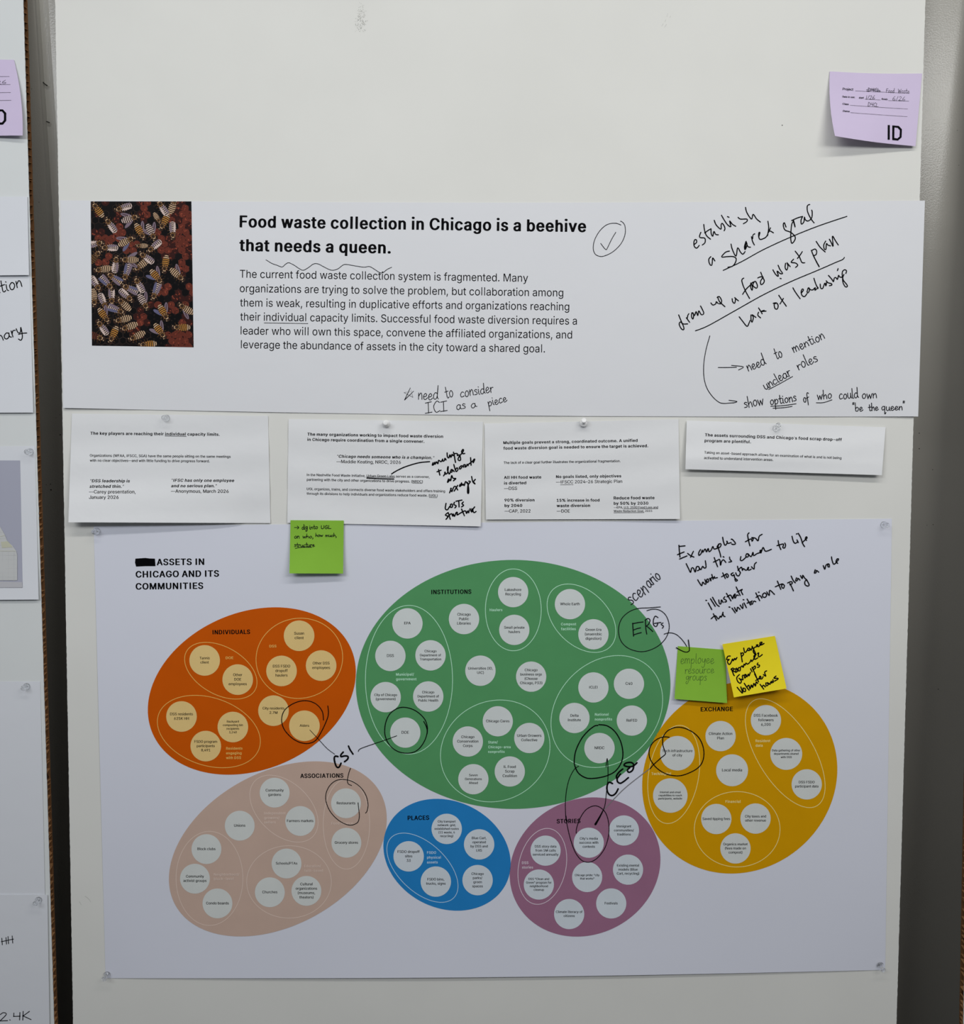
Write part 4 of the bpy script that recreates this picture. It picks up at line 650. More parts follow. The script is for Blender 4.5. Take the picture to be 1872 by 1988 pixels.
HAND = {k: _h(*v) for k, v in {
 'a': (.98, '.72,.8 .45,1 .1,.65 .12,.15 .4,0 .68,.35 .74,.95 .72,.25 .92,.03'),
 'b': (.88, '.1,2 .1,1.2 .12,.1/.12,.55 .42,.95 .72,.6 .6,.1 .3,0 .12,.15'),
 'c': (.85, '.7,.85 .42,1 .1,.55 .25,.05 .75,.2'),
 'd': (.98, '.7,.75 .42,.95 .1,.6 .15,.1 .45,0 .7,.45 .76,2 .72,.4 .92,.02'),
 'e': (.85, '.1,.45 .45,.5 .62,.75 .4,1 .12,.65 .18,.1 .45,0 .8,.3'),
 'f': (.78, '.8,1.75 .55,2 .32,1.6 .28,.3 .2,-.7/0,.85 .68,1'),
 'g': (.9, '.7,.8 .42,1 .1,.62 .3,.15 .62,.4 .72,.98 .7,-.3 .4,-.9 .1,-.6 .4,-.2'),
 'h': (.85, '.1,2 .1,1 .12,0/.12,.5 .45,.95 .62,.7 .7,0'),
 'i': (.4, '.12,1 .13,.2 .3,0/.12,1.45 .17,1.38'),
 'j': (.45, '.25,1 .25,-.6 0,-.8/.25,1.45 .3,1.38'),
 'k': (.8, '.1,2 .1,1 .12,0/.62,1 .14,.42 .14,.42 .72,0'),
 'l': (.42, '.12,2 .12,.8 .16,.1 .34,.02'),
 'm': (1.22, '.08,1 .1,0/.1,.55 .34,1 .5,.7 .52,0/.52,.55 .78,1 .96,.7 1,0'),
 'n': (.85, '.1,1 .12,0/.12,.5 .45,1 .64,.7 .7,0'),
 'o': (.88, '.42,1 .12,.65 .2,.08 .5,.02 .74,.5 .58,.95 .36,.98'),
 'p': (.9, '.1,1 .12,0 .12,-.95/.12,.55 .45,1 .74,.6 .5,.08 .14,.15'),
 'q': (.95, '.7,.8 .42,1 .1,.62 .3,.1 .66,.4/.72,1 .72,-.8 .95,-.45'),
 'r': (.68, '.1,1 .13,0/.13,.5 .32,.92 .62,.88'),
 's': (.75, '.62,.85 .35,1 .14,.76 .55,.42 .52,.08 .08,.05'),
 't': (.72, '.3,1.75 .3,.9 .32,.15 .48,0 .66,.15/0,1 .66,1.06'),
 'u': (.92, '.1,1 .1,.3 .34,0 .64,.3 .7,1 .72,.25 .9,0'),
 'v': (.78, '.05,1 .35,0 .35,0 .7,1'),
 'w': (1.1, '.05,1 .25,0 .25,0 .52,.8 .52,.8 .72,0 .72,0 1,1'),
 'x': (.82, '.05,1 .7,0/.7,1 .05,0'),
 'y': (.85, '.1,1 .2,.35 .5,.3 .7,1 .6,-.4 .3,-.9 .05,-.6'),
 'z': (.85, '.1,1 .7,1 .7,1 .1,0 .1,0 .75,0'),
 'E': (1.15, '.15,1.9 .12,0/.1,1.85 .95,1.95/.15,.95 .75,1.05/.0,0 .9,.05'),
 'R': (1.1, '.12,1.8 .12,0/.1,1.7 .6,1.9 .8,1.5 .15,.95 .15,.95 .95,0'),
 'G': (1.15, '.9,1.6 .55,1.9 .12,1 .4,.02 .9,.3 .9,.85 .5,.85'),
 'L': (.95, '.12,1.9 .12,.0 .12,0 .85,.1'),
 'U': (1.1, '.12,1.8 .15,.4 .5,0 .85,.4 .9,1.8'),
 'C': (.95, '.85,1.6 .5,1.85 .12,1 .4,.02 .9,.25'),
 'I': (.95, '.4,1.8 .42,0/.05,1.75 .8,1.9/0,0 .85,.12'),
 'S': (.95, '.8,1.55 .45,1.9 .15,1.4 .7,.7 .5,.05 .05,.2'),
 'V': (1.0, '.05,1.7 .42,0 .42,0 .85,1.8'),
 'F': (.9, '.12,1.7 .12,0/.1,1.7 .8,1.75/.12,.9 .65,.95'),
 'W': (1.35, '.05,1.6 .3,0 .3,0 .62,1.2 .62,1.2 .9,0 .9,0 1.25,1.6'),
 'D': (1.05, '.12,1.8 .12,0/.05,1.8 .6,1.6 .85,.9 .55,.1 .08,0'),
 'H': (1.05, '.12,1.8 .12,0/.82,1.8 .82,0/.0,.9 1.0,.95'),
 'K': (.95, '.12,1.8 .12,0/.75,1.75 .14,.85 .14,.85 .95,.05'),
 '1': (.45, '.2,1.8 .2,0'), '2': (.9, '.1,1.4 .4,1.8 .7,1.4 .1,0 .1,0 .85,.02'),
 '4': (.9, '.1,1.7 .1,.9 .1,.9 .75,.9/.7,1.8 .7,0'), '6': (.85, '.6,1.8 .15,.9 .2,.1 .6,.1 .65,.6 .2,.7'),
 '/': (.6, '.5,1.9 .1,-.1'), '.': (.45, '.15,.1 .22,.05'), ',': (.45, '.2,.1 .25,-.1 .1,-.5'),
 '+': (1.1, '.0,.55 .85,.6/.42,1.05 .42,.1'), '"': (.5, '.1,2.1 .06,1.6/.32,2.1 .28,1.6'), ' ': (.7, '0,0 0,0'),
}.items()}
HAND[' '] = (.7, [])

# ------------------------------------------------------------------ sheets of paper on the board
class Sheet:
    def __init__(s, name, q, lift, material, label, cat, group=None, nu=24, nv=16, warp=None, parent_lift=0.0, rag=None):
        s.q = [Vector(p) for p in q]; s.lift = lift; s.warp = warp
        v = []; f = []; TH = 0.0002
        for th in (0.0, TH):
            for j in range(nv + 1):
                for i in range(nu + 1):
                    u, w = i / nu, j / nv
                    p = s.bil(u, w)
                    if warp: p = p + Vector(warp(u, w))
                    v.append(hit(p.x, p.y, lift(u, w)) - NB * th)
        N = (nu + 1) * (nv + 1)
        for j in range(nv):
            for i in range(nu):
                a = j * (nu + 1) + i; q = (a, a + nu + 1, a + nu + 2, a + 1)
                f += [q, tuple(N + t for t in reversed(q))]
        nsm = len(f)
        rim = [i for i in range(nu + 1)] + [j * (nu + 1) + nu for j in range(1, nv + 1)] + [nv * (nu + 1) + i for i in range(nu - 1, -1, -1)] + [j * (nu + 1) for j in range(nv - 1, 0, -1)]
        k0 = len(v); v += [v[i] for i in rim] + [v[i + N] for i in rim]; m = len(rim)
        f += [(k0 + i, k0 + (i + 1) % m, k0 + m + (i + 1) % m, k0 + m + i) for i in range(m)]
        c = s.bil(.5, .5); s.org = hit(c.x, c.y, lift(.5, .5))
        s.o = mesh(name, v, f, s.org, None, [material])
        s.o.data.polygons.foreach_set('use_smooth', [i < nsm for i in range(len(f))])
        tag(s.o, label, cat, group)
    def bil(s, u, v):
        a, b, c, d = s.q
        return a * (1 - u) * (1 - v) + b * u * (1 - v) + c * u * v + d * (1 - u) * v
    def uv(s, x, y):
        a, b, c, d = s.q; u = v = .5
        for _ in range(5):
            p = s.bil(u, v); du = (b - a) * (1 - v) + (c - d) * v; dv = (d - a) * (1 - u) + (c - b) * u
            det = du.x * dv.y - du.y * dv.x; rx, ry = x - p.x, y - p.y
            u += (rx * dv.y - ry * dv.x) / det; v += (du.x * ry - du.y * rx) / det
        return u, v
    def P(s, x, y, off):
        u, v = s.uv(x, y)
        return hit(x, y, s.lift(min(max(u, 0), 1), min(max(v, 0), 1)) + off)
    def lay(s, name, ink, mats, off=0.00022, parent=None, label=None):
        v = [s.P(x, y, off) for x, y in ink.v]
        pa = parent or s.o
        o = mesh(name, v, ink.f, s.org, pa, mats if isinstance(mats, (list, tuple)) else [mats], ink.m if any(ink.m) else None)
        if label: o['label'] = label
        return o
def wave(a, fx, fy, ph):
    return lambda u, v: a * math.sin(fx * u * 6.283 + ph) * math.sin(fy * v * 6.283 + 1.7 * ph) + a
def Z(ox, oy, sc):
    def f(s):
        if isinstance(s, str): s = [tuple(float(c) for c in q.split(',')) for q in s.split()]
        return [(x / sc + ox, y / sc + oy) for x, y in s]
    return f
def words(ink, z, w, rows, m=0, slant=0.06):
    """rows: text, x0, y0, x1, y1, x-height in crop pixels; z maps crop pixels to the photo"""
    k = z([(0, 0), (1, 0)]); k = k[1][0] - k[0][0]
    for t, x0, y0, x1, y1, xh in rows:
        (a, b), (c, d) = z([(x0, y0), (x1, y1)])
        ink.write(t, a, b, c, d, xh * k, w, m, slant)
def lines(ink, z, w, rows, m=0):
    for r in rows: ink.stroke(z(r), w, m)
def prints(ink, z, rows, ital=0.0):
    """rows: text, x0, y0, x1, y1, bold, italic"""
    for r in rows:
        t, x0, y0, x1, y1, b = r[:6]; it = 0.2 if len(r) > 6 else 0.0
        (a, c), (d, e) = z([(x0, y0), (x1, y1)])
        for dx in ((0,) if b else (-.13, .13)): ink.text(t, a + dx, c, d + dx, e, r[7] if len(r) > 7 else None, b, it)

def block(sheet, name, z, rows, rules=(), w=.8):
    k = Ink(); prints(k, z, rows)
    for q in rules: k.stroke(z(q), w)
    return sheet.lay(name, k, M_INK)

# ------------------------------------------------------------------ banner
banner = Sheet('paper_banner', [(117, 389), (1796, 389.5), (1783, 808.5), (122.5, 792)],
    lambda u, v: 0.0007 + 0.00025 * (1 + math.sin(u * 21 + v * 3)) * v + 0.0035 * max(0, v - .75) * 4 * (max(0, .1 - u) * 10 + max(0, u - .93) * 14) * .7 + 0.0003 * v * v,
    M_BANNER, 'long white paper banner with bee picture and bold headline across the board', 'banner',
    nu=90, nv=24, warp=lambda u, v: (0, (4 * (1 - v) + 6 * v) * math.sin(math.pi * u)))
zt, zu = Z(440, 390, 4.68), Z(820, 390, 4.457)
k = Ink()
k.text('Food waste collection in Chicago is a beehive', 465.2, 441.3, 1138, 450.6, 23.2, 1)
k.text('that needs a queen.', 464.6, 487.2, 758.8, 492.2, 23.2, 1)
banner.lay('headline_text', k, M_INK)
k = Ink()
for t, x0, y0, x1, y1 in (('The current food waste collection system is fragmented. Many', 465.6, 539, 1025.3, 547),
        ('organizations are trying to solve the problem, but collaboration among', 465.6, 567, 1093.7, 575.6),
        ('them is weak, resulting in duplicative efforts and organizations reaching', 466, 594.8, 1105.4, 602.6),
        ('their individual capacity limits. Successful food waste diversion requires a', 466.4, 622, 1120.2, 630.2),
        ('leader who will own this space, convene the affiliated organizations, and', 467.2, 649.2, 1110.8, 657.2),
        ('leverage the abundance of assets in the city toward a shared goal.', 467.8, 676, 1058.2, 684.2)):
    k.text(t, x0, y0, x1, y1, 15.2)
k.stroke([(513, 626.9), (598, 628.2)], 1.1)
banner.lay('body_text', k, M_INK)
# handwriting on the banner
k = Ink(); z = Z(1290, 380, 4.68)
for zz, strokes in ((Z(1330, 390, 5.32), '''95,450 120,430 120,405 103,400 93,430 98,470 122,488 148,460/165,325 152,375 205,385 208,430 180,455/195,243 205,310 225,360 265,395/205,330 240,305 270,287
270,290 272,335 288,365 300,315 318,345 345,350/303,200 325,250 372,292 375,245 387,232 408,262 414,290 405,308/378,148 405,195 440,245 475,266 462,206 490,240 525,262/440,162 456,169
550,170 575,188 640,188 640,212 605,235/627,67 640,120 688,187 705,138 740,185 780,218/268,576 248,600 250,635 265,663 280,658 285,600 290,590 310,620
460,518 420,530 380,578 440,575 500,575 530,597 520,640 490,675 445,685/477,445 490,500 528,570 545,485 575,530 600,550 622,523/632,418 616,470 622,503 642,455 632,420 650,470 678,478/630,430 624,490
688,370 700,420 718,455/700,390 704,352 722,340/764,368 775,328 764,330 764,375 780,398 830,380 858,345/858,210 866,280 853,360/885,278 860,330 878,310 915,330'''),
    (Z(1470, 390, 5.32), '''300,270 282,225 272,250 290,300 350,325 395,372 385,415 360,437 350,400 350,330 360,240 380,205/358,203 420,175 472,160/375,205 395,272 382,215/472,160 455,200 460,240 485,215 490,165 500,195 530,207 565,175 571,120 566,95
545,37 521,50 523,110 555,180 590,227/562,510 590,580 645,682 620,640 582,562/565,512 600,497 617,520 610,555 582,565/612,418 650,475 705,527/710,415 690,455 695,495 712,500 718,440 732,455 760,465/748,395 770,435 787,468 780,365 810,410 840,455'''),
    (Z(1310, 500, 5.32), '''42,592 70,660 95,720 92,745 70,735 48,690 60,665 90,685 135,685/122,622 155,668/130,632 138,595 148,580/178,570 175,610 190,635 197,590 186,565 205,600 222,557 240,600 250,550 277,590 302,572 268,500
375,468 395,490 425,478 430,455 447,472/445,405 465,455 520,507/440,412 462,403 485,440 480,475 458,475/595,425 600,455 620,472 630,425 618,412 660,447/715,212 695,230 705,280 740,360 775,422/703,380 740,325 780,287
788,262 785,300 800,338 806,310 795,268 820,250/818,255 810,290 845,316 856,290 835,245 818,258/860,210 890,198 915,202/890,152 905,190 928,238/915,202 888,245 895,280 920,262 928,238
668,612 705,660 748,710 768,680 780,650/790,592 790,640 800,668 814,620 800,590 840,618/868,565 860,595 888,622/868,520 890,555 905,580/925,545 895,556 945,552'''),
    (Z(1480, 450, 5.32), '''112,393 140,440 168,458 155,405 185,430 212,430 185,390 165,345/185,480 197,484/242,325 238,370 255,395 267,350 255,318 290,360/325,283 300,315 345,322 368,345 345,368/342,200 385,258 410,315 440,320/365,275 392,240 415,205
140,740 125,745 132,790 155,797 166,765 150,735 115,738/172,655 205,705 250,768/185,745 220,688/318,578 345,625 392,690/408,628 427,602 415,590 403,622 415,660 440,668 462,640/475,580 465,620 475,630 490,600 480,575 500,598 525,600/535,480 555,540 578,585/525,600 550,575 545,605 578,575
600,540 605,580 625,585 640,548 650,528 658,560 668,520/662,505 680,525 715,535 720,550 695,556/685,450 720,490 737,515 745,480 762,472 778,492 790,448 800,465 825,470/778,400 785,380/865,430 872,402 850,392 830,412 828,450 840,500 875,545 880,565 860,567 838,530 832,480 845,440''')):
    for t in strokes.replace('\n', '/').split('/'): k.stroke(zz(t), 2.15)
lines(k, z, 1.9, ['535,678 700,600 900,490 1150,375 1400,275 1660,187', '283,1227 400,1180 650,1040 900,900 1150,780 1400,675 1560,605 1620,580 1637,560'])
banner.lay('handwriting', k, M_MARK, .0003)
k = Ink(); z = Z(1340, 630, 4.16)
words(k, z, 1.6, [('need', 470, 380, 615, 320, 46), ('to', 695, 282, 750, 262, 46), ('mention', 838, 228, 1090, 112, 42), ('unclear', 608, 528, 820, 408, 42),
    ('roles', 875, 368, 1035, 295, 44), ('show', 438, 675, 595, 645, 44), ('options', 648, 650, 860, 618, 40), ('of', 918, 632, 965, 622, 40),
    ('who', 1028, 605, 1145, 595, 38), ('could', 1205, 607, 1360, 590, 42), ('own', 1388, 598, 1508, 592, 40),
    ('"be', 1315, 703, 1395, 698, 32), ('the', 1442, 698, 1520, 692, 30), ('queen"', 1545, 695, 1735, 690, 32)], slant=0.02)
lines(k, z, 1.5, ['160,92 130,200 112,310 112,420 135,510 180,580 230,625 270,637 320,634 352,632', '315,612 380,622 347,634',
    '228,347 300,347 375,345', '335,330 430,342 392,367', '635,525 730,475 828,420', '653,660 750,655 857,640', '670,676 750,672 825,661', '1020,632 1080,630 1147,608'])
banner.lay('handwriting', k, M_PEN, .0003)
k = Ink(); z = Z(740, 720, 6.24)
k.stroke(z('285,352 355,205 385,320 278,262 395,245 285,352'), 1.5, smooth=False)
words(k, z, 1.4, [('need', 445, 348, 690, 345, 78), ('to', 785, 335, 878, 312, 72), ('consider', 960, 322, 1360, 255, 66), ('ICI', 535, 512, 800, 490, 66),
    ('as', 915, 475, 1025, 455, 60), ('a', 1095, 455, 1158, 432, 55), ('piece', 1300, 430, 1525, 372, 58)])
banner.lay('handwriting', k, M_PEN, .0003)
k = Ink()
lines(k, zt, 1.2, ['358,535 410,567 460,585 505,600 535,575 565,562 610,582 660,615 697,630 740,608 790,573 830,572 880,597 930,622 965,630 1010,618 1050,588 1080,577 1150,587 1245,602 1300,597 1350,625 1390,650 1420,652 1460,622 1500,603'])
banner.lay('wavy_underline', k, M_PEN, .0003)
k = Ink()
lines(k, zu, 1.3, ['1720,208 1670,193 1600,205 1540,255 1495,330 1480,400 1490,450 1520,475 1570,478 1650,440 1720,370 1755,290 1755,220 1735,185 1715,175',
    '1545,368 1570,402 1588,420 1600,412 1640,330 1675,272'])
banner.lay('check_mark', k, M_PEN, .0003)

# the printed picture of bees on honeycomb
zb = Z(160, 370, 6.2125)
PQ = [Vector(p) for p in zb('100,130 1315,130 1342,1890 115,1870')]
def clipq(poly):
    out = [Vector(p) for p in poly]
    for i in range(4):
        a, b = PQ[i], PQ[(i + 1) % 4]; n = Vector((-(b.y - a.y), b.x - a.x)); src = out; out = []
        for j in range(len(src)):
            p, q = src[j - 1], src[j]; dp, dq = (p - a).dot(n), (q - a).dot(n)
            if (dp >= 0) != (dq >= 0): out.append(p + (q - p) * (dp / (dp - dq)))
            if dq >= 0: out.append(q)
        if not out: return []
    return [(p.x, p.y) for p in out]
BEE_M = [mat('print_' + n, s2l(*c), 0.5, 0.06, noise=(900, .32)) for n, c in (('soil', (15, 11, 13)), ('cell_edge', (66, 50, 44)), ('cell_hole', (5, 4, 6)),
    ('red_cap', (98, 44, 33)), ('red_light', (140, 66, 48)), ('bee_dark', (52, 36, 28)), ('bee_tan', (204, 172, 138)), ('bee_yellow', (190, 132, 58)),
    ('bee_thorax', (104, 74, 40)), ('wing', (122, 106, 118)), ('wing_blue', (96, 94, 122)), ('bee_pale', (205, 184, 176)), ('red_dark', (52, 22, 19)))]
class Pic(Ink):
    lv = 0
    def put(s, pts, m):
        c = clipq(zb(pts))
        if len(c) > 2: s.add([(x, y, s.lv) for x, y in c], [(0, i, i + 1) for i in range(1, len(c) - 1)], m)
pk = Pic(); rnd = random.Random(3)
_g = Ink(); _g.quad(PQ, 14, 20); pk.add([(x, y, 0) for x, y in _g.v], _g.f, 0)
def blob(cx, cy, a, b, ang, n=14, j=0.0):
    ca, sa = math.cos(ang), math.sin(ang); out = []
    for i in range(n):
        t = i / n * 6.2832; r = 1 + rnd.uniform(-j, j)
        x, y = a * math.cos(t) * r, b * math.sin(t) * r; out.append((cx + x * ca - y * sa, cy + x * sa + y * ca))
    return out
REDS = [(740, 170, 55), (745, 260, 60), (740, 370, 50), (800, 270, 35), (1190, 230, 110), (1120, 300, 80), (1230, 330, 90), (1240, 450, 80), (1250, 560, 80), (1200, 580, 90),
    (1260, 680, 70), (1180, 640, 90), (960, 600, 70), (1040, 680, 90), (980, 760, 60), (1070, 780, 50), (1290, 770, 50), (930, 520, 45), (1210, 900, 60), (1230, 980, 50),
    (1000, 1200, 70), (940, 1240, 55), (1160, 1290, 70), (1240, 1310, 60), (1300, 1210, 45), (1090, 1330, 50), (1290, 1290, 50), (870, 1380, 40), (1080, 1420, 50),
    (700, 1530, 75), (640, 1520, 45), (760, 1570, 45), (1150, 1790, 120), (1250, 1800, 90), (1210, 1720, 70), (1080, 1830, 70), (300, 590, 70), (380, 560, 60), (450, 490, 50), (220, 540, 50),
    (150, 520, 50), (390, 370, 55), (420, 340, 55), (280, 170, 40), (190, 300, 50), (560, 690, 80), (640, 700, 50), (310, 840, 45), (240, 870, 45), (640, 1690, 70), (1230, 1560, 60)]
pk.lv = 1
cw = 84.0
for r in range(-1, 26):
    for c in range(-1, 17):
        x = 110 + c * cw + (cw / 2 if r % 2 else 0) + rnd.uniform(-4, 4); y = 140 + r * cw * .866 + rnd.uniform(-4, 4)
        pk.lv = .4 + ((r * 3 + c * 5) % 7) * .2
        red = min(((x - a) ** 2 + (y - b) ** 2) ** .5 - q for a, b, q in REDS)
        if red < 12:
            pk.put(blob(x, y, 47, 44, rnd.random(), 12, .08), 12 if rnd.random() < .4 else 3)
            pk.lv += .1
            for _ in range(4): pk.put(blob(x + rnd.uniform(-28, 28), y + rnd.uniform(-28, 28), rnd.uniform(6, 17), rnd.uniform(4, 9), rnd.random() * 3, 8, .2), 4 if rnd.random() < .5 else (3 if rnd.random() < .6 else 12))
        else:
            vis = x > 820 or rnd.random() < .55
            if vis:
                pk.put(blob(x, y, 45.5, 45.5, .52, 6), 1)
                pk.lv += .1; pk.put(blob(x, y, 42.8, 42.8, .52, 6 if x < 820 else 12), 2 if rnd.random() < .75 else 0)
BEES = '''180,225,-.6,-.8,0,7 485,210,-.95,.3,0,11 585,335,.95,-.3,1,11 335,410,-.6,-.8,0,11 960,200,-.55,-.8,0,11 1095,170,.3,-.9,0,6 985,385,-.45,.9,0,7 905,335,.5,.8,2,6
1090,490,.05,1,0,11 700,500,.5,.85,3,7 835,510,.45,.9,1,11 540,605,.85,-.45,1,6 710,665,-1,0,2,6 860,680,-.75,.65,0,11 160,640,1,-.2,0,11 315,690,-1,0,0,11 155,795,.6,-.7,0,8
400,880,.1,-1,0,11 560,835,-1,0,1,6 765,805,-.8,-.55,0,11 700,905,-.8,.6,0,6 240,950,-1,.15,0,6 530,1000,-.3,.95,4,11 1000,895,-.15,1,0,7 375,1050,-.8,-.55,4,6 900,1045,.65,.75,1,7
1150,1020,.75,.65,3,6 165,1130,.55,.85,0,11 300,1120,.7,.75,4,11 680,1130,-.5,-.85,0,11 565,1180,-.9,-.4,4,11 880,1230,-.35,.95,4,11 355,1285,.05,1,0,11 535,1270,.75,.65,0,11
140,1300,.1,1,0,6 255,1345,.4,.9,0,11 740,1350,.5,.85,3,11 495,1365,-.7,-.65,0,6 420,1440,.95,.35,4,11 985,1480,.5,.85,1,7 1240,1420,-.8,-.5,3,6 265,1515,.6,.8,3,7 480,1555,-1,.25,0,6
235,1645,-.6,-.8,0,11 555,1645,-.95,.35,0,6 370,1745,-.4,.9,0,7 940,1700,.6,.8,1,7 1185,1650,-1,0,0,7 650,1760,-.9,.45,0,6 170,1760,.9,.3,0,3 780,1855,-1,.1,0,7'''
for i, b in enumerate(BEES.split()):
    cx, cy, hx, hy, wt, tone = (float(c) for c in b.split(',')); wt = int(wt); tone = int(tone)
    ang = math.atan2(hy, hx); ca, sa = math.cos(ang), math.sin(ang); L = .75 if wt == 2 else 1.1
    at = lambda x, y: (cx + (x * ca - y * sa) * L, cy + (x * sa + y * ca) * L)
    def part(x, y, a, bb, m, n=14, rot=0.0, lv=2):
        pk.lv = 2 + (i % 5) * 2.2 + lv * .24; px, py = at(x, y); pk.put(blob(px, py, a * L, bb * L, ang + rot, n), m)
    for sy in (-1, 1):                                   # legs
        for lx, ly in ((62, 52), (28, 60), (-6, 56)):
            pk.lv = 2 + (i % 5) * 2.2
            a, b2 = at(lx - 14, sy * 14), at(lx, sy * ly); dx, dy = (b2[1] - a[1]) * .035, -(b2[0] - a[0]) * .035
            pk.put([(a[0] + dx, a[1] + dy), (b2[0] + dx, b2[1] + dy), (b2[0] - dx, b2[1] - dy), (a[0] - dx, a[1] - dy)], 8)
    if wt in (1, 3):
        part(-38, -48, 66, 21, 9, rot=.55, lv=1)
        part(-40, -50, 52, 4, 14, n=8, rot=.58, lv=1.5)
        if wt == 1: part(-38, 48, 66, 21, 10 if i % 2 else 9, rot=-.55, lv=1)
    part(-40, 0, 68, 41, 5, lv=2)
    nst = 6
    for q in range(nst):                                 # pale bands of the abdomen
        x = -98 + q * 21; hw = 38 * math.sqrt(max(.05, 1 - ((x + 36) / 74) ** 2))
        pk.lv = 2 + (i % 5) * 2.2 + .24 * 3
        mm = tone if q > 1 or tone != 7 else 6
        pts = [at(x - 4, -hw), at(x - 9, 0), at(x - 4, hw), at(x + 5, hw), at(x + 1 + q % 2, 0), at(x + 5, -hw)]
        pk.put([pts[0], pts[1], pts[4], pts[5]], mm); pk.put([pts[1], pts[2], pts[3], pts[4]], mm)
    if wt == 4:
        part(-50, 24, 62, 16, 10, rot=-.12, lv=4); part(-50, -24, 62, 16, 9, rot=.12, lv=4)
    elif wt == 0 and tone == 11:
        part(-42, 22, 56, 11, 9, rot=-.1, lv=4); part(-42, -22, 56, 11, 11, rot=.1, lv=4)
    part(38, 0, 36, 35, 13, n=11, lv=5); part(40, 2, 29, 27, 8, n=9, lv=6); part(43, 4, 17, 16, 5, lv=7)
    for q in range(7): part(38 + 27 * math.cos(q * .9 + i), 26 * math.sin(q * .9 + i), 5, 3, 6, n=6, rot=q, lv=8)
    part(82, 0, 20, 28, 5, lv=5); part(86, -17, 4, 7, 13, n=8, lv=6); part(86, 17, 4, 7, 6, n=8, lv=6); part(68, 0, 4, 17, 6, n=8, lv=7)
v = [banner.P(x, y, .0002 + l * .00004) for x, y, l in pk.v]
pic = mesh('bee_picture', v, pk.f, banner.org, banner.o, BEE_M, pk.m)
pic['label'] = 'dark printed picture of honeybees crowding on red-brown honeycomb'

# ------------------------------------------------------------------ the four cards
card1 = Sheet('paper_card', [(139.7, 803), (520.5, 807.3), (525, 1015.5), (132.8, 1014)],
    lambda u, v: 0.0012 + 0.0165 * v ** 2.2 * max(0, 1 - u / .86) ** .55 + 0.0012 * v + 0.0006 * math.sin(v * 17 + u * 2), M_CARD,
    'white card headed The key players, its lower left corner curling up', 'card', 'cards pinned below the banner')
z = Z(120, 790, 4.457)
block(card1, 'heading_text', z, [('The key players are reaching their individual capacity limits.', 247, 240, 1367, 250, 1)], ['893,252 1077,255'], .9)
block(card1, 'body_text', z, [('Organizations (WFAA, IFSCC, SGA) have the same people sitting on the same meetings', 243, 430, 1461, 440, 0),
    ('with no clear objectives\u2014and with little funding to drive progress forward.', 243, 473, 1279, 479, 0)])
block(card1, 'quote_text', z, [('"DSS leadership is', 243, 652, 587, 653, 1, 1), ('stretched thin."', 239, 700, 533, 700, 1, 1), ('\u2014Carey presentation,', 236, 748, 638, 748, 0), ('January 2026', 236, 795, 491, 795, 0)])
block(card1, 'quote_text', z, [('"IFSC has only one employee', 947, 647, 1490, 649, 1, 1), ('and no serious plan."', 945, 695, 1337, 695, 1, 1), ('\u2014Anonymous, March 2026', 944, 742, 1443, 743, 0)])
card2 = Sheet('paper_card', [(560.3, 813.5), (937.8, 818.8), (933.5, 1022), (558, 1015)],
    lambda u, v: 0.0014 + 0.006 * v ** 3 * max(0, u - .35) ** 1.3 + 0.0006 * math.sin(v * 15 - u * 3) + 0.001 * v, M_CARD,
    'white card headed The many organizations, with thick handwriting down its right side', 'card', 'cards pinned below the banner')
z = Z(550, 790, 4.68)
block(card2, 'heading_text', z, [('The many organizations working to impact food waste diversion', 219, 260, 1453, 281, 1), ('in Chicago require coordination from a single convener.', 219, 308, 1283, 326, 1)])
block(card2, 'quote_text', z, [('"Chicago needs someone who is a champion."', 487, 461, 1368, 474, 1, 1), ('\u2014Maddie Keating, NRDC, 2026', 484, 510, 1068, 517, 0)])
block(card2, 'body_text', z, [('In the Nashville Food Waste Initiative, Urban Green Labs serves as a convener,', 215, 627, 1330, 646, 0), ('partnering with the city and other organizations to drive progress. (NRDC)', 215, 670, 1268, 689, 0)],
    ['1175,692 1262,694', '758,637 1015,641'])
block(card2, 'body_text', z, [('UGL organizes, trains, and connects diverse food waste stakeholders and offers training', 214, 755, 1470, 776, 0),
    ('through its divisions to help individuals and organizations reduce food waste. (UGL)', 214, 797, 1402, 816, 0)], ['1328,822 1396,824'])
k = Ink()
lines(k, z, 2.3, ['985,608 1040,575 1120,540 1230,508 1330,497', '760,646 880,652 1005,655'])
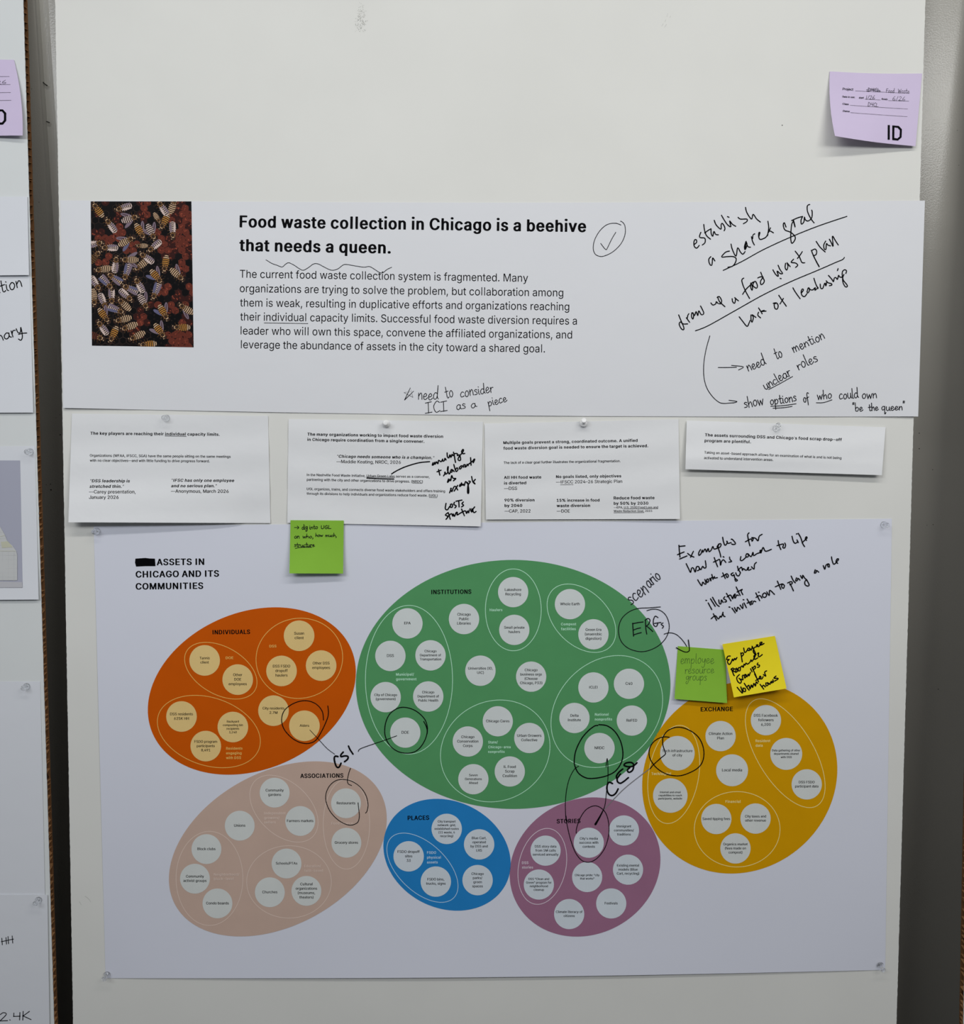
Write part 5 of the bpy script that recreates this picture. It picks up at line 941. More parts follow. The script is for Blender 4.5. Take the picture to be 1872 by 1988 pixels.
for t in '''115,280 105,315 130,300 136,270 146,302 162,265 185,295 195,245 230,265 255,225 250,255 275,250 285,215 300,240/315,140 320,195 340,210 355,165 370,205 385,160 400,180/405,130 420,190 425,230 435,275
425,150 460,150 460,180 490,168 507,230 490,250 470,230 490,185 520,150 547,110 540,90 520,120 535,150 565,148/172,408 230,385/195,375 212,455/265,465 290,425 282,410 288,440 322,420 330,330 320,380 345,440 358,415/375,375 360,410 385,410 387,375 415,405
410,305 430,375 445,405 470,375 455,350 440,372/490,340 493,370 520,350 505,330 527,322 545,345 548,312 575,310 565,340 590,330 600,300 615,320/648,208 655,315/620,300 690,245/690,272 707,227 690,238 685,280/335,510 320,560 345,530 347,510 365,535 380,460 400,500 440,502 405,535
350,705 375,640 366,650 382,690 402,638 430,612 465,665/465,600 415,680/500,585 490,615 515,600 517,560 532,600 545,580 557,605 577,545 600,572/605,560 620,640 620,710 605,700 612,600 645,548 622,540/662,475 680,550 710,580/715,515 690,548 707,572
300,855 290,930 320,945 350,900/365,870 362,910 390,905 387,865 362,870/420,840 410,870 445,890 425,920/440,825 525,808/480,820 485,905/545,835 525,860 550,880 520,905/330,985 290,1020 330,1040 300,1080/335,995 360,1080/320,1050 375,1000 395,1040 402,1000 420,1040 440,990 460,980 455,1020 490,1000
520,935 560,1030/490,1000 570,960 590,1000 605,960 620,990 627,950/640,930 665,980 667,930/705,905 680,945 695,985 725,970'''.replace('\n', '/').split('/'): k.stroke(Z(825, 860, 7.292)(t), 2.5)
card2.lay('handwriting', k, M_MARK, .0003)
card3 = Sheet('paper_card', [(941, 822.4), (1317.6, 814), (1320.5, 1007.5), (943.6, 1008.6)],
    lambda u, v: 0.0016 + 0.0022 * v + 0.0045 * v ** 2 * max(0, u - .55) ** 1.2 + 0.0005 * math.sin(v * 16 + u * 4), M_CARD,
    'white card headed Multiple goals, crowded with short bold quotes', 'card', 'cards pinned below the banner')
z = Z(930, 790, 4.566)
block(card3, 'heading_text', z, [('Multiple goals prevent a strong, coordinated outcome. A unified', 217, 330, 1407, 309, 1), ('food waste diversion goal is needed to ensure the target is achieved.', 217, 379, 1502, 356, 1)])
block(card3, 'body_text', z, [('The lack of a clear goal further illustrates the organizational fragmentation.', 220, 505, 1255, 489, 0)])
block(card3, 'quote_text', z, [('All HH food waste', 223, 638, 553, 634, 1), ('is diverted', 223, 688, 420, 685, 1), ('\u2014DSS', 223, 736, 338, 735, 0)])
block(card3, 'quote_text', z, [('No goals listed, only objectives', 684, 631, 1262, 624, 1), ('\u2014IFSCC 2024\u201326 Strategic Plan', 684, 679, 1271, 672, 0)], ['723,690 836,689'])
block(card3, 'quote_text', z, [('90% diversion', 227, 839, 493, 837, 1), ('by 2040', 228, 887, 384, 886, 1), ('\u2014CAP, 2022', 228, 936, 457, 935, 0)])
block(card3, 'quote_text', z, [('15% increase in food', 690, 840, 1070, 838, 1), ('waste diversion', 690, 888, 986, 886, 1), ('\u2014DOE', 690, 937, 806, 936, 0)])
block(card3, 'quote_text', z, [('Reduce food waste', 1195, 820, 1557, 817, 1), ('by 50% by 2030', 1196, 867, 1502, 866, 1), ('\u2014EPA, U.S. 2030 Food Loss and', 1196, 900, 1588, 898, 0),
    ('Waste Reduction Goal, 2015', 1196, 932, 1536, 930, 0)], ['1283,904 1588,902', '1196,938 1464,936'])
card4 = Sheet('paper_card', [(1333.6, 816.3), (1719.7, 829.4), (1712.5, 922.5), (1331, 911)],
    lambda u, v: 0.002 + 0.0065 * min(1, v * 1.3) + 0.003 * (u - .45) ** 2 + 0.0004 * math.sin(v * 9 + u * 5), M_CARD,
    'narrow white card headed The assets surrounding, a clear shadow strip below it', 'card', 'cards pinned below the banner')
z = Z(1320, 790, 4.566)
block(card4, 'heading_text', z, [("The assets surrounding DSS and Chicago's food scrap drop-off", 223, 260, 1437, 303, 1), ('program are plentiful.', 220, 311, 632, 322, 1)])
block(card4, 'body_text', z, [('Taking an asset-based approach allows for an examination of what is and is not being', 218, 413, 1433, 463, 0), ('activated to understand intervention areas.', 216, 461, 828, 479, 0)])

# ------------------------------------------------------------------ poster with the bubble chart
poster = Sheet('poster', [(182, 1021.5), (1732, 1007), (1719, 1883), (205, 1899)],
    lambda u, v: 0.0006 + 0.0008 * (1 + math.sin(u * 9 + v * 4)) * v * (1 - v) * 2 + 0.0040 * max(0, v - .8) ** 2 * 25 * math.sin(math.pi * u) ** .7,
    M_POSTER, 'large bluish white poster with coloured bubble chart of assets, pinned at its corners', 'poster', nu=60, nv=40,
    warp=lambda u, v: (0, 6 * v ** 4 * math.sin(math.pi * u)))
z = Z(170, 1000, 5.349); k = Ink()
k.text('ASSETS IN', *z([(718, 521)])[0], *z([(1212, 517)])[0], 12.6, 1)
k.text('CHICAGO AND ITS', *z([(500, 649)])[0], *z([(1366, 639)])[0], 12.6, 1)
k.text('COMMUNITIES', *z([(500, 774)])[0], *z([(1202, 766)])[0], 12.6, 1)
poster.lay('title_text', k, M_INK)
k = Ink(); k.poly(z('497,452 600,445 640,450 700,452 706,530 600,530 505,535 493,495'))
poster.lay('blacked_out_word', k, M_MARK, .0003)

PM = {n: mat('print_' + n, c, 0.5, 0.1, noise=(30, .03)) for n, c in dict(
    orange=(.60, .098, .001), green=(.092, .315, .125), peach=(.575, .42, .345), blue=(.02, .222, .56), mauve=(.335, .155, .25), ochre=(.66, .325, .001),
    tan=(.80, .58, .24), pale=(.665, .71, .705), palewarm=(.66, .685, .665), palecool=(.64, .70, .755)).items()}
PL = {n: mat('print_line_' + n, c, 0.5, 0.3) for n, c in dict(orange=(.85, .50, .12), green=(.5, .84, .62), peach=(.73, .58, .50), blue=(.5, .68, .86), mauve=(.72, .62, .70), ochre=(.88, .74, .30)).items()}
def ell(x0, x1, y0, y1, c, n=120):
    cx, cy, a, b, ph = (x0 + x1) / 2, (y0 + y1) / 2, (x1 - x0) / 2, (y1 - y0) / 2, math.acos(c)
    return [(cx + a * math.cos(t), cy + b * math.cos(t + ph)) for t in (i / n * 2 * math.pi for i in range(n))]
BUB_SIZE = 10.3
def bubbles(colour, label, box, z, zs, rings, heading, circles, captions, cmat, r0=29.5):
    k = Ink(); k.disc(ell(*box, 160), 14); base = poster.lay('ellipse', k, PM[colour], .0002, label=label)
    for b in rings:
        (x0, y0), (x1, y1) = (zs if len(b) > 5 else z)([(b[0], b[2]), (b[1], b[3])])
        q = ell(x0, x1, y0, y1, b[4], 110); k = Ink(); k.ring(q, 1.2)
        poster.lay('outline', k, PL[colour], .0003, base)
    for row in circles:
        kt = Ink()
        cx, cy, txt, wid = row[:4]; r = row[4] if len(row) > 4 else r0; zz = row[5] if len(row) > 5 else z
        (cx, cy), = zz([(cx, cy)]); k = Ink(); k.disc([(cx + r * math.cos(t), cy + r * math.sin(t)) for t in (i / 48 * 6.28319 for i in range(48))], 3)
        poster.lay('circle', k, cmat, .00035, base)
        ls = txt.split('|'); wmax = max(kt.width(l) for l in ls); s = wid / wmax; hh = min(s * 1.12, BUB_SIZE * 1.12)
        sp = hh * .80; yb = cy - sp * (len(ls) - 1) / 2 + hh * .185
        for i, l in enumerate(ls):
            w = kt.width(l) * s; y = yb + i * sp
            for dx in (-.14, .14): kt.text(l, cx - w / 2 + dx, y, cx + w / 2 + dx, y, hh * .475)
        poster.lay('circle_text', kt, M_INK, .00045, base)
    kt = Ink()
    h, x0, x1, y0 = heading[:4]; (a, b), (c, d) = z([(x0, y0), (x1, y0)])
    kt.text(h, a, b + .3, c, b - .5, 8.4, 1)
    poster.lay('heading_text', kt, M_INK, .00045, base)
    for cap in captions:
        kc = Ink()
        t, x0, w, ys = cap[:4]; zz = cap[4] if len(cap) > 4 else z
        ls = t.split('|'); wm = max(kc.width(l, 1) for l in ls); k1 = zz([(0, 0), (1, 0)]); k1 = k1[1][0] - k1[0][0]
        for l, y in zip(ls, ys):
            (a, b), = zz([(x0, y)]); kc.text(l, a, b, a + kc.width(l, 1) / wm * w * k1, b - .2, 5.1, 1)
        poster.lay('caption_text', kc, PL[colour], .00045, base)
    return base
zo = Z(270, 1160, 4.16)
bubbles('orange', 'orange ellipse headed INDIVIDUALS', (287, 691, 1179, 1504, -.225), zo, zo,
    [(368, 953, 362, 820, .41), (945, 1645, 167, 815, -.03), (148, 980, 790, 1375, .27)], ('INDIVIDUALS', 594, 897, 296),
    [(530, 508, 'Tannis|client', 19.5), (797, 663, 'Other|DOE|employees', 34.9), (1293, 309, 'Susan|client', 18.9), (1151, 593, 'DSS FSDO|dropoff|haulers', 33.2),
     (1471, 550, 'Other DSS|employees', 34.4), (343, 961, 'DSS residents|625K HH', 44), (758, 1046, 'Backyard|composting bin|recipients|3,240', 38.5),
     (539, 1200, 'FSDO program|participants|8,491', 43.8), (1086, 914, 'City residents|2.7M', 42), (1336, 1036, 'Alders', 18.3)],
    [('DOE', 700, 62, (498,)), ('DSS', 1053, 57, (404,)), ('Residents|engaging|with DSS', 703, 133, (1229, 1267, 1305))], PM['tan'], 29.7)
z4, z5, z6, z7 = Z(680, 1080, 5.673), Z(960, 1080, 5.349), Z(680, 1380, 5.673), Z(960, 1360, 5.349)
zi = Z(0, 0, 1)
bubbles('green', 'large green ellipse headed INSTITUTIONS', (691, 1302, 1087, 1570.5, 0), z4, zi,
    [(168, 1128, 541, 2178, 0), (942.6, 1051, 1104.5, 1263.4, 0, 1), (1062.4, 1196, 1133.8, 1266.6, .39, 1), (1069.9, 1286.8, 1272.6, 1490, -.21, 1), (855.4, 1068, 1359, 1556.8, -.09, 1)],
    ('INSTITUTIONS', 895, 1335, 415),
    [(631, 739, 'EPA', 12.2), (1254, 691, 'Chicago|Public|Libraries', 26.4), (443, 1097, 'DSS', 13.2), (885, 1091, 'Chicago|Department of|Transportation', 41.4),
     (1435, 1260, 'Universities (ID,|UIC)', 47.2), (391, 1551, 'City of Chicago|(government)', 44), (860, 1544, 'Chicago|Department of|Public Health', 41.4),
     (195, 372, 'Lakeshore|Recycling', 31.8, 29.4, z5), (207, 764, 'Small private|haulers', 39.4, 29.4, z5), (785, 497, 'Whole Earth', 37.6, 29.4, z5), (1029, 810, 'Green Era|(anaerobic|digestion)', 32.7, 29.4, z5),
     (382, 1250, 'Chicago|business orgs|(Choose|Chicago, P33)', 42.8, 29.4, z5), (1029, 1362, 'ICLEI', 15.7, 29.4, z5), (1398, 1324, 'C40', 13, 29.4, z5), (832, 1679, 'Delta|Institute', 24.7, 29.4, z5),
     (1428, 1706, 'ReFED', 20.6, 29.4, z5), (607, 240, 'DOE', 14.1, 29.4, z6), (1626, 115, 'Chicago Cares', 45.1, 29.3, z6), (1296, 338, 'Chicago|Conservation|Corps', 40.9, 29.4, z6),
     (1357, 753, 'Seven|Generations|Ahead', 32.6, 29.4, z6), (363, 389, 'Urban Growers|Collective', 46.7, 29.4, z7), (160, 737, 'IL Food|Scrap|Coalition', 27.5, 29.4, z7), (1092, 494, 'NRDC', 18.7, 29.5, z7)],
    [('Haulers', 1537, 140, (605,)), ('Municipal/|government', 505, 226, (1315, 1367)), ('Compost|facilities', 692, 158, (718, 768), z5), ('National|nonprofits', 1044, 180, (1656, 1706), z5),
     ('State/|Chicago-area|nonprofits', 1520, 248, (360, 413, 465), z6)], PM['pale'])
zp = Z(310, 1460, 4.07)
bubbles('peach', 'peach pink ellipse headed ASSOCIATIONS', (328, 751, 1478, 1818, -.345), zp, zp,
    [(713, 1252, 183, 712, .41), (1293, 1660, 215, 925, 0), (130, 658, 627, 1370, 0), (688, 1357, 740, 1312, 0)], ('ASSOCIATIONS', 1112, 1452, 204),
    [(909, 321, 'Community|gardens', 34.9), (633, 582, 'Unions', 21.6), (1111, 545, 'Farmers markets', 51), (370, 767, 'Block clubs', 35), (279, 1001, 'Community|activist groups', 44.7),
     (457, 1196, 'Condo boards', 43.7), (1003, 881, 'Schools/PTAs', 41.5), (871, 1108, 'Churches', 29), (1160, 1097, 'Cultural|organizations|(museums,|theaters)', 41.3),
     (1473, 405, 'Restaurants', 36), (1476, 717, 'Grocery stores', 45)],
    [('Independent|growers/|sellers', 826, 171, (493, 530, 565)), ('Food service', 1356, 172, (573,)), ('Neighborhood/|block-level', 428, 202, (977, 1012)), ('Education/|faith-based', 1143, 148, (911, 947))], PM['palewarm'], 29)
zl = Z(730, 1540, 6.686)
bubbles('blue', 'blue ellipse headed PLACES', (744.5, 991.7, 1550.8, 1768, .16), zl, zl, [(142, 1066, 517, 1416, .53)], ('PLACES', 412, 692, 347),
    [(919, 463, 'City transport|network: grid,|established routes|(11 waste, 6|recycling)', 47), (1340, 664, 'Blue Cart,|operated|by DSS and|LRS', 33.2), (425, 819, 'FSDO dropoff|sites|33', 42.6),
     (778, 1147, 'FSDO bins,|trucks, signs', 37.8), (1320, 1128, 'Chicago|parks/|green|spaces', 23.6)],
    [('FSDO|physical|assets', 663, 180, (788, 850, 912))], PM['palecool'])
zs_ = Z(970, 1540, 5.67)
bubbles('mauve', 'mauve ellipse headed STORIES', (989.8, 1282.5, 1548, 1818.3, -.11), zs_, zs_, [(203, 740, 387, 1223, -.2)], ('STORIES', 630, 892, 330),
    [(507, 632, 'DSS story data|from 1M calls|serviced annually', 50), (433, 1005, 'DSS "Clean and|Green" program for|neighborhood|cleanup', 49.4), (983, 545, "City's media|success with|contests", 36.5),
     (965, 922, 'Chicago pride: "city|that works"', 47.6), (1370, 410, 'Immigrant|communities/|traditions', 38.3), (1415, 841, 'Existing mental|models (Blue|Cart, recycling)', 43.2),
     (1230, 1213, 'Festivals', 24.9), (767, 1330, 'Climate literacy of|citizens', 51.5)],
    [('DSS|stories', 247, 123, (780, 830))], PM['palecool'], 29.3)
zy = Z(1230, 1320, 4.566)
bubbles('ochre', 'golden yellow ellipse headed EXCHANGE', (1247, 1626, 1323, 1696, -.088), zy, zy, [(127, 588, 403, 1273, -.23), (993, 1700, 167, 1132, .61), (540, 1300, 990, 1658, 0)], ('EXCHANGE', 597, 882, 278),
    [(1175, 357, 'DSS Facebook|followers|6,200', 46.4), (773, 498, 'Climate Action|Plan', 45.3), (390, 650, 'Tech infrastructure|of city', 58.7, 33.5), (875, 801, 'Local media', 38.5, 31),
     (1355, 656, 'Data gathering of other|departments shared|with DSS', 54.8, 31), (327, 1025, 'Internet and email|capabilities to reach|participants, website', 46, 33.5), (1537, 926, 'DSS FSDO|participant data', 44.9),
     (735, 1233, 'Saved tipping fees', 53.4), (1083, 1229, 'City taxes and|other revenue', 40.7), (905, 1494, 'Organics market|(fees made on|compost)', 47.3)],
    [('Resident|data', 1083, 131, (552, 593)), ('Tech/digital', 160, 173, (843,)), ('Financial', 816, 134, (1090,))], PM['palewarm'], 29.4)

# handwriting on the poster
k = Ink(); z = Z(1180, 1020, 3.9)
for zz, strokes in ((Z(1310, 1025, 5.32), '''45,178 50,240 56,300/45,190 108,184/30,275 98,247/52,320 128,288/135,262 165,285 200,300/195,240 165,302/268,222 250,255 252,283 275,262 286,225 292,252 315,215 330,247 347,210 357,245 380,225 395,190 410,217 450,205
455,165 450,200 468,255 478,300/450,205 440,190 470,160 481,175 468,198 450,205/497,95 505,140 522,178 545,152 540,132 548,158 585,150/585,115 600,120 630,160 610,170 590,165/770,50 755,70 765,130 778,183/732,142 790,112 800,138 813,112 795,100 835,105 862,132 875,85 905,65
120,368 150,430 166,458 176,415 195,415 214,455 226,402 250,400 256,430 235,440/255,412 272,430 290,395 305,412 325,405 318,338/410,305 425,350 445,400/402,352 440,335 466,325 475,385 486,345 505,328 530,355/502,295 511,301/568,300 572,325 590,345 560,352
685,295 680,330 700,335 740,300/745,265 735,290 755,300 766,272 748,265 765,275 792,295 810,250 817,285 850,265 888,250 895,228 882,235 892,258 915,200 940,240 1000,220'''),
    (Z(1430, 1025, 5.32), '''432,130 440,175 460,222/420,182 485,165 480,200 500,205 509,175 500,155/575,85 590,140 610,158 636,140/626,122 640,150/620,62 629,60/640,55 665,100 685,160 705,192/680,152 702,130 730,103 722,90 712,110 725,128'''),
    (Z(1340, 1090, 5.911), '''88,210 112,250 135,278 146,235 165,256 185,255 170,205/190,215 198,240 215,225 205,200 190,210/225,192 240,225 240,190 262,185/250,148 265,205/262,195 285,170 275,190 315,185/375,130 405,195/362,175 400,155/410,145 425,185 441,165 425,140 405,150
495,130 470,145 490,165 505,150 515,190 545,215 525,225 515,205/525,130 535,155 560,165 578,130/545,55 555,90 580,130/550,102 590,65 602,105 612,80 640,100 668,85 672,65 660,80 675,100 702,88/705,60 735,87 740,35 762,10
208,475 250,552/182,445 191,447/235,428 290,515/258,410 305,490 335,515/330,440 337,480 355,485 360,440 380,470/400,405 385,425 415,445 415,462 398,465/418,365 470,452/425,405 465,385 490,430 497,395 520,370 510,405 520,420 536,385 555,390/530,292 575,390/540,350 602,318 587,340 606,380
268,600 305,675/243,657 290,622 325,660 347,625 358,640 380,582 376,590 386,625 402,632/482,535 520,590/447,522 459,524/510,528 537,575 545,525 575,550/575,500 606,540 605,485/620,475 648,530/610,438 619,440/655,430 695,500/655,478 700,460/712,450 700,480 715,490 731,455 755,462
755,360 800,450/758,412 800,390 825,420/785,352 794,353/835,375 835,405 865,410 880,380 855,360 838,375/880,348 910,390 915,330 970,378'''),
    (Z(1480, 1070, 5.911), '''175,343 215,438/152,408 225,375/228,380 225,410 245,425 256,395 235,375/318,370 335,400 360,455/292,365 335,348 346,370 320,385/333,285 360,340 382,362/395,305 385,340 405,335 411,310 435,332/440,280 462,315 466,275 490,310 512,330 540,385 525,400 495,385 490,350 510,328
610,212 600,250 620,245 623,220 650,240/702,165 720,208 731,165 752,148 755,175 772,180 770,150 755,145/797,65 805,110 825,150 865,112 878,90 860,90 848,120 868,140''')):
    for t in strokes.replace('\n', '/').split('/'): k.stroke(zz(t), 2.2)
poster.lay('handwriting', k, M_MARK, .0006)
k = Ink(); z = Z(960, 1080, 5.349)
words(k, z, 1.7, [('scen', 1415, 505, 1605, 372, 84), ('ario', 1612, 335, 1735, 225, 70)])
z = Z(1180, 1160, 4.926)
lines(k, z, 1.9, ['240,245 243,300 248,370', '238,250 290,240 340,233', '248,310 280,298 315,290', '248,357 285,345 322,335', '362,220 365,290 374,350', '358,217 385,200 405,215 395,250 372,272 372,272 400,295 432,325',
    '482,192 455,178 438,215 440,262 465,277 480,250', '448,247 510,238', '530,243 512,255 535,275 523,293'])
lines(k, z, 1.5, ['505,90 400,98 290,105 200,140 130,210 104,310 125,410 190,480 290,515 380,510 480,465 555,390 588,300 580,220 545,155 490,118 430,112 375,125', '540,350 590,337 650,350 700,390 740,440 765,485'])
poster.lay('handwriting', k, M_PEN, .0006)
k = Ink(); z = Z(620, 1340, 7.1)
lines(k, z, 3.2, ['258,914 225,908 208,925 210,975 230,1040 255,1066 280,1050 300,1005', '330,852 298,890 300,915 350,905 395,912 390,950 348,985'])
k.stroke(z('402,768 425,820 465,880'), 3.0)
lines(k, z, 1.4, ['538,843 570,805 750,740 900,690 1068,628', '430,1075 405,1150 388,1240 400,1290 445,1312',
    '535,1550 545,1650 552,1740 530,1820 450,1858 360,1845 250,1780 150,1670 95,1540 92,1430 140,1320 230,1245 340,1230 450,1255 560,1330 640,1440 672,1570 660,1660 638,1693'])
lines(k, z, 1.8, ['1440,430 1475,500 1487,580 1455,690 1390,790 1310,850 1210,868 1100,850 1000,790 935,700 903,590 915,450 970,330 1060,258 1160,235 1280,260 1380,320 1460,410 1490,510 1487,600'])
lines(k, zo, 1.7, ['1490,990 1480,920 1430,860 1350,833 1260,850 1180,905 1152,980 1170,1060 1230,1130 1300,1170 1370,1178 1430,1150 1480,1070 1520,980 1530,930 1525,875'])
lines(k, zo, 1.1, ['1380,1070 1450,1145 1520,1220 1580,1265'])
poster.lay('handwriting', k, M_MARK, .0006)
k = Ink()
lines(k, z7, 2.2, ['1075,258 1040,265 980,310 910,390 850,510 830,620 840,690 880,760 960,805 1060,805 1170,780 1260,730 1320,640 1335,540 1310,420 1250,320 1170,262 1085,250'])
lines(k, z7, 1.4, ['1160,690 1172,600 1180,700 1180,800 1165,950 1150,1080 1130,1140', '875,682 830,715 780,810 750,930 738,1060 740,1180 745,1250'])
k.stroke(z7('1130,1140 1110,1180 1080,1235 1050,1285'), 2.0, w1=4.2)
lines(k, zs_, 1.5, ['733,250 745,350 780,500 830,640 890,725 950,757 1020,750 1100,690 1170,580 1205,430 1195,290 1150,190 1060,138 960,175 890,270 850,380 845,440'])
z = Z(1160, 1400, 7.8)
lines(k, z, 1.9, ['800,720 850,660 960,560 1030,500 1020,450 995,370 990,300 1000,230 1060,150 1160,100 1270,95 1400,140 1520,230 1590,350 1615,490 1590,620 1520,710 1400,780 1260,825 1120,820 1000,780 880,690 800,570 785,450 830,340 920,265 1020,238 1090,245'])
lines(k, z, 3.1, ['230,945 180,925 150,970 148,1050 180,1110 230,1125 280,1090 315,1025', '385,725 330,770 290,830 300,865 350,800', '300,865 305,915 350,940 410,905 470,855', '600,630 540,680 470,690 405,670 430,635 510,625 550,660 535,740 480,775 455,740 490,705'])
poster.lay('handwriting', k, M_MARK, .0006)
k = Ink(); k.stroke(z('110,1330 400,1030 700,790 800,715'), 1.6); poster.lay('faded_stroke', k, M_FAINT, .00055)

# ------------------------------------------------------------------ sticky notes
g1 = Sheet('sticky_note', [(564.2, 1009.9), (667.5, 1010.5), (666.3, 1113.5), (562, 1113.2)],
    lambda u, v: 0.0042 + 0.010 * v ** 2 * (1 - .35 * u), M_GREEN, 'green sticky note below the second card, asking to dig into something', 'sticky note', 'sticky notes')
k = Ink(); z = Z(540, 990, 11.7)
lines(k, z, 1.2, ['372,398 420,397 465,398', '435,365 472,400 435,432', '388,875 520,852 770,848'])
words(k, z, 1.25, [('dig', 540, 442, 668, 438, 58), ('into', 712, 440, 900, 428, 52), ('UGL', 970, 428, 1200, 428, 42), ('on', 365, 645, 482, 645, 52), ('who,', 555, 640, 800, 640, 48),
    ('how', 848, 608, 1015, 605, 40), ('much,', 1072, 608, 1330, 608, 40), ('structure', 365, 838, 825, 832, 48)])
g1.lay('handwriting', k, M_PEN)
g2 = Sheet('sticky_note', [(1316.4, 1254.4), (1408, 1261.5), (1412, 1365), (1309.9, 1357)],
    lambda u, v: 0.0022 + 0.006 * v ** 2, M_GREEN, 'green sticky note with thin faint pen writing, left of the yellow one', 'sticky note', 'sticky notes')
k = Ink(); z = Z(1180, 1160, 4.926)
words(k, z, .75, [('employee', 695, 632, 1015, 630, 46), ('resource', 738, 727, 1015, 722, 42), ('groups', 745, 792, 945, 795, 42)])
g2.lay('handwriting', k, mat('green_pencil', (.05, .12, .02), .6))
k = Ink(); lines(k, z, 1.9, ['657,480 700,505 745,522 775,515 782,490 772,405'])
g2.lay('arrow_head', k, M_MARK)
ye = Sheet('sticky_note', [(1402.7, 1250.7), (1504.8, 1234.5), (1527.5, 1336.6), (1425.2, 1353.9)],
    lambda u, v: 0.0060 + 0.012 * v ** 1.6, M_YELLOW, 'yellow sticky note with thick black marker writing, overlapping the golden ellipse', 'sticky note', 'sticky notes')
k = Ink()
for t in '''200,345 165,350 150,395 187,390 160,420 185,462 215,425 230,385 240,412 260,375 270,397 292,365/345,300 355,360 365,425/345,312 375,300 381,325 355,350/385,235 400,297 430,270 445,240 470,240 460,270 447,265/470,240 487,265 500,228/500,210 530,270 555,330 535,315 515,280 530,230 562,215 582,190 560,192
560,200 590,215 615,187 640,155 610,160 615,195 665,172/215,520 245,600 256,615/210,530 235,510 252,530 225,545 270,560 277,530 265,520/285,510 302,550 275,570/310,510 310,545 335,545 337,505 315,505/340,500 365,480 377,502 390,455 402,472 417,440 435,457 470,430 487,395 497,420 535,362 545,332 525,345 535,390 577,370
575,310 592,300 585,340 600,355 640,325/325,600 290,640 300,690 335,720 352,690 320,650/350,662 375,672 365,620 388,610 400,650 416,620 397,602 417,600 430,632 450,590 457,620 477,570/480,520 500,562/500,500 545,600 560,640 535,592/510,510 540,480 546,510 520,530/580,440 570,465 602,470 595,495 575,500
295,775 335,825 370,855 345,770/375,785 380,830 410,830 402,790 375,790/392,720 430,780 460,815/430,772 455,745 472,800 490,740 507,780 525,720 546,760 557,700 577,722/560,640 590,700/550,682 600,650/595,662 622,640 610,620 600,650 632,660 652,628/655,600 690,622 672,570 700,548
610,735 660,800/640,772 655,745 682,770/690,715 695,755 722,740 705,710 727,720 747,735 757,700 772,722 765,690 792,710 787,670/830,620 800,650 850,650 856,662 810,690'''.replace('\n', '/').split('/'): k.stroke(Z(1390, 1225, 7.093)(t), 2.4)
ye.lay('handwriting', k, M_MARK)

# ------------------------------------------------------------------ lilac label notes
def pl_lift(u, v): return 0.0012 + 0.020 * v ** 1.6 * (1 - u) ** 1.2 + 0.0045 * v
pur = Sheet('label_note', [(1611.4, 138.5), (1790.7, 142.6), (1777.9, 283.8), (1621.4, 264)], pl_lift, M_PURPLE,
    'lilac project label note at the upper right corner of the board, lower left corner lifted', 'label', 'lilac label notes',
    warp=lambda u, v: (-4.3 * 4 * v * (1 - v) * (1 - u), 2.0 * math.sin(math.pi * u)))
z = Z(1590, 100, 6.627); k = Ink()
prints(k, z, [('Project', 308, 496, 444, 502, 0), ('Date in use:', 305, 590, 465, 598, 0), ('start', 517, 603, 580, 606, 0), ('finish', 808, 622, 884, 626, 0), ('Class', 306, 683, 385, 688, 0), ('Owner', 310, 774, 400, 780, 0)])
for q in ('470,505 1168,537', '595,613 793,622', '895,630 1160,638', '403,690 1145,740', '410,785 1140,838'): k.stroke(z(q), .42)
pur.lay('printed_text', k, M_INK)
k = Ink()
words(k, z, .55, [('D4CL', 630, 515, 790, 520, 26), ('Food', 865, 526, 970, 532, 30), ('Waste', 1018, 533, 1165, 535, 30), ('1/26', 605, 610, 720, 615, 26), ('6/26', 945, 628, 1110, 634, 28), ('D4CL', 630, 700, 765, 712, 26)])
lines(k, z, .6, ['612,492 700,482 790,500', '612,508 700,500 795,512'])
pur.lay('handwriting', k, M_PEN)
def id_logo(ink, z):
    ink.poly(z('888,945 915,946 914,1135 887,1134'))
    ink.loops([z('946,950 1030,957 1070,1000 1066,1105 1020,1146 945,1138'), z('974,976 1015,981 1044,1014 1040,1094 1010,1118 972,1112')])
k = Ink(); id_logo(k, z); pur.lay('logo', k, M_INK)
pul = Sheet('label_note', [(-150, 113), (27, 116), (44, 263), (-128, 264)], lambda u, v: 0.0015 + 0.006 * v * u ** 2 + .002 * v, M_PURPLE,
    'lilac label note cut off by the left photo edge', 'label', 'lilac label notes', warp=lambda u, v: (5 * 4 * v * (1 - v) * u, 0))
k = Ink()
for q in ((148.5, 18), (164, 20), (179.5, 20.7), (194.6, 21.7)): k.stroke([(-90, q[0] + 1), (q[1], q[0])], .5)
k.loops([[(-13, 212), (5.6, 212.3), (12.1, 219.3), (12.1, 234.4), (5.6, 242), (-13, 242)], [(-9, 216.3), (3.8, 216.3), (7.6, 221), (7.6, 233), (3.8, 237.7), (-9, 237.7)]])
k.poly([(-22, 212), (-18, 212), (-18, 242), (-22, 242)])
pul.lay('logo', k, M_INK)
k = Ink(); k.write('26', -8, 163.5, 12, 162.5, 3.6, .6); pul.lay('handwriting', k, M_PEN)

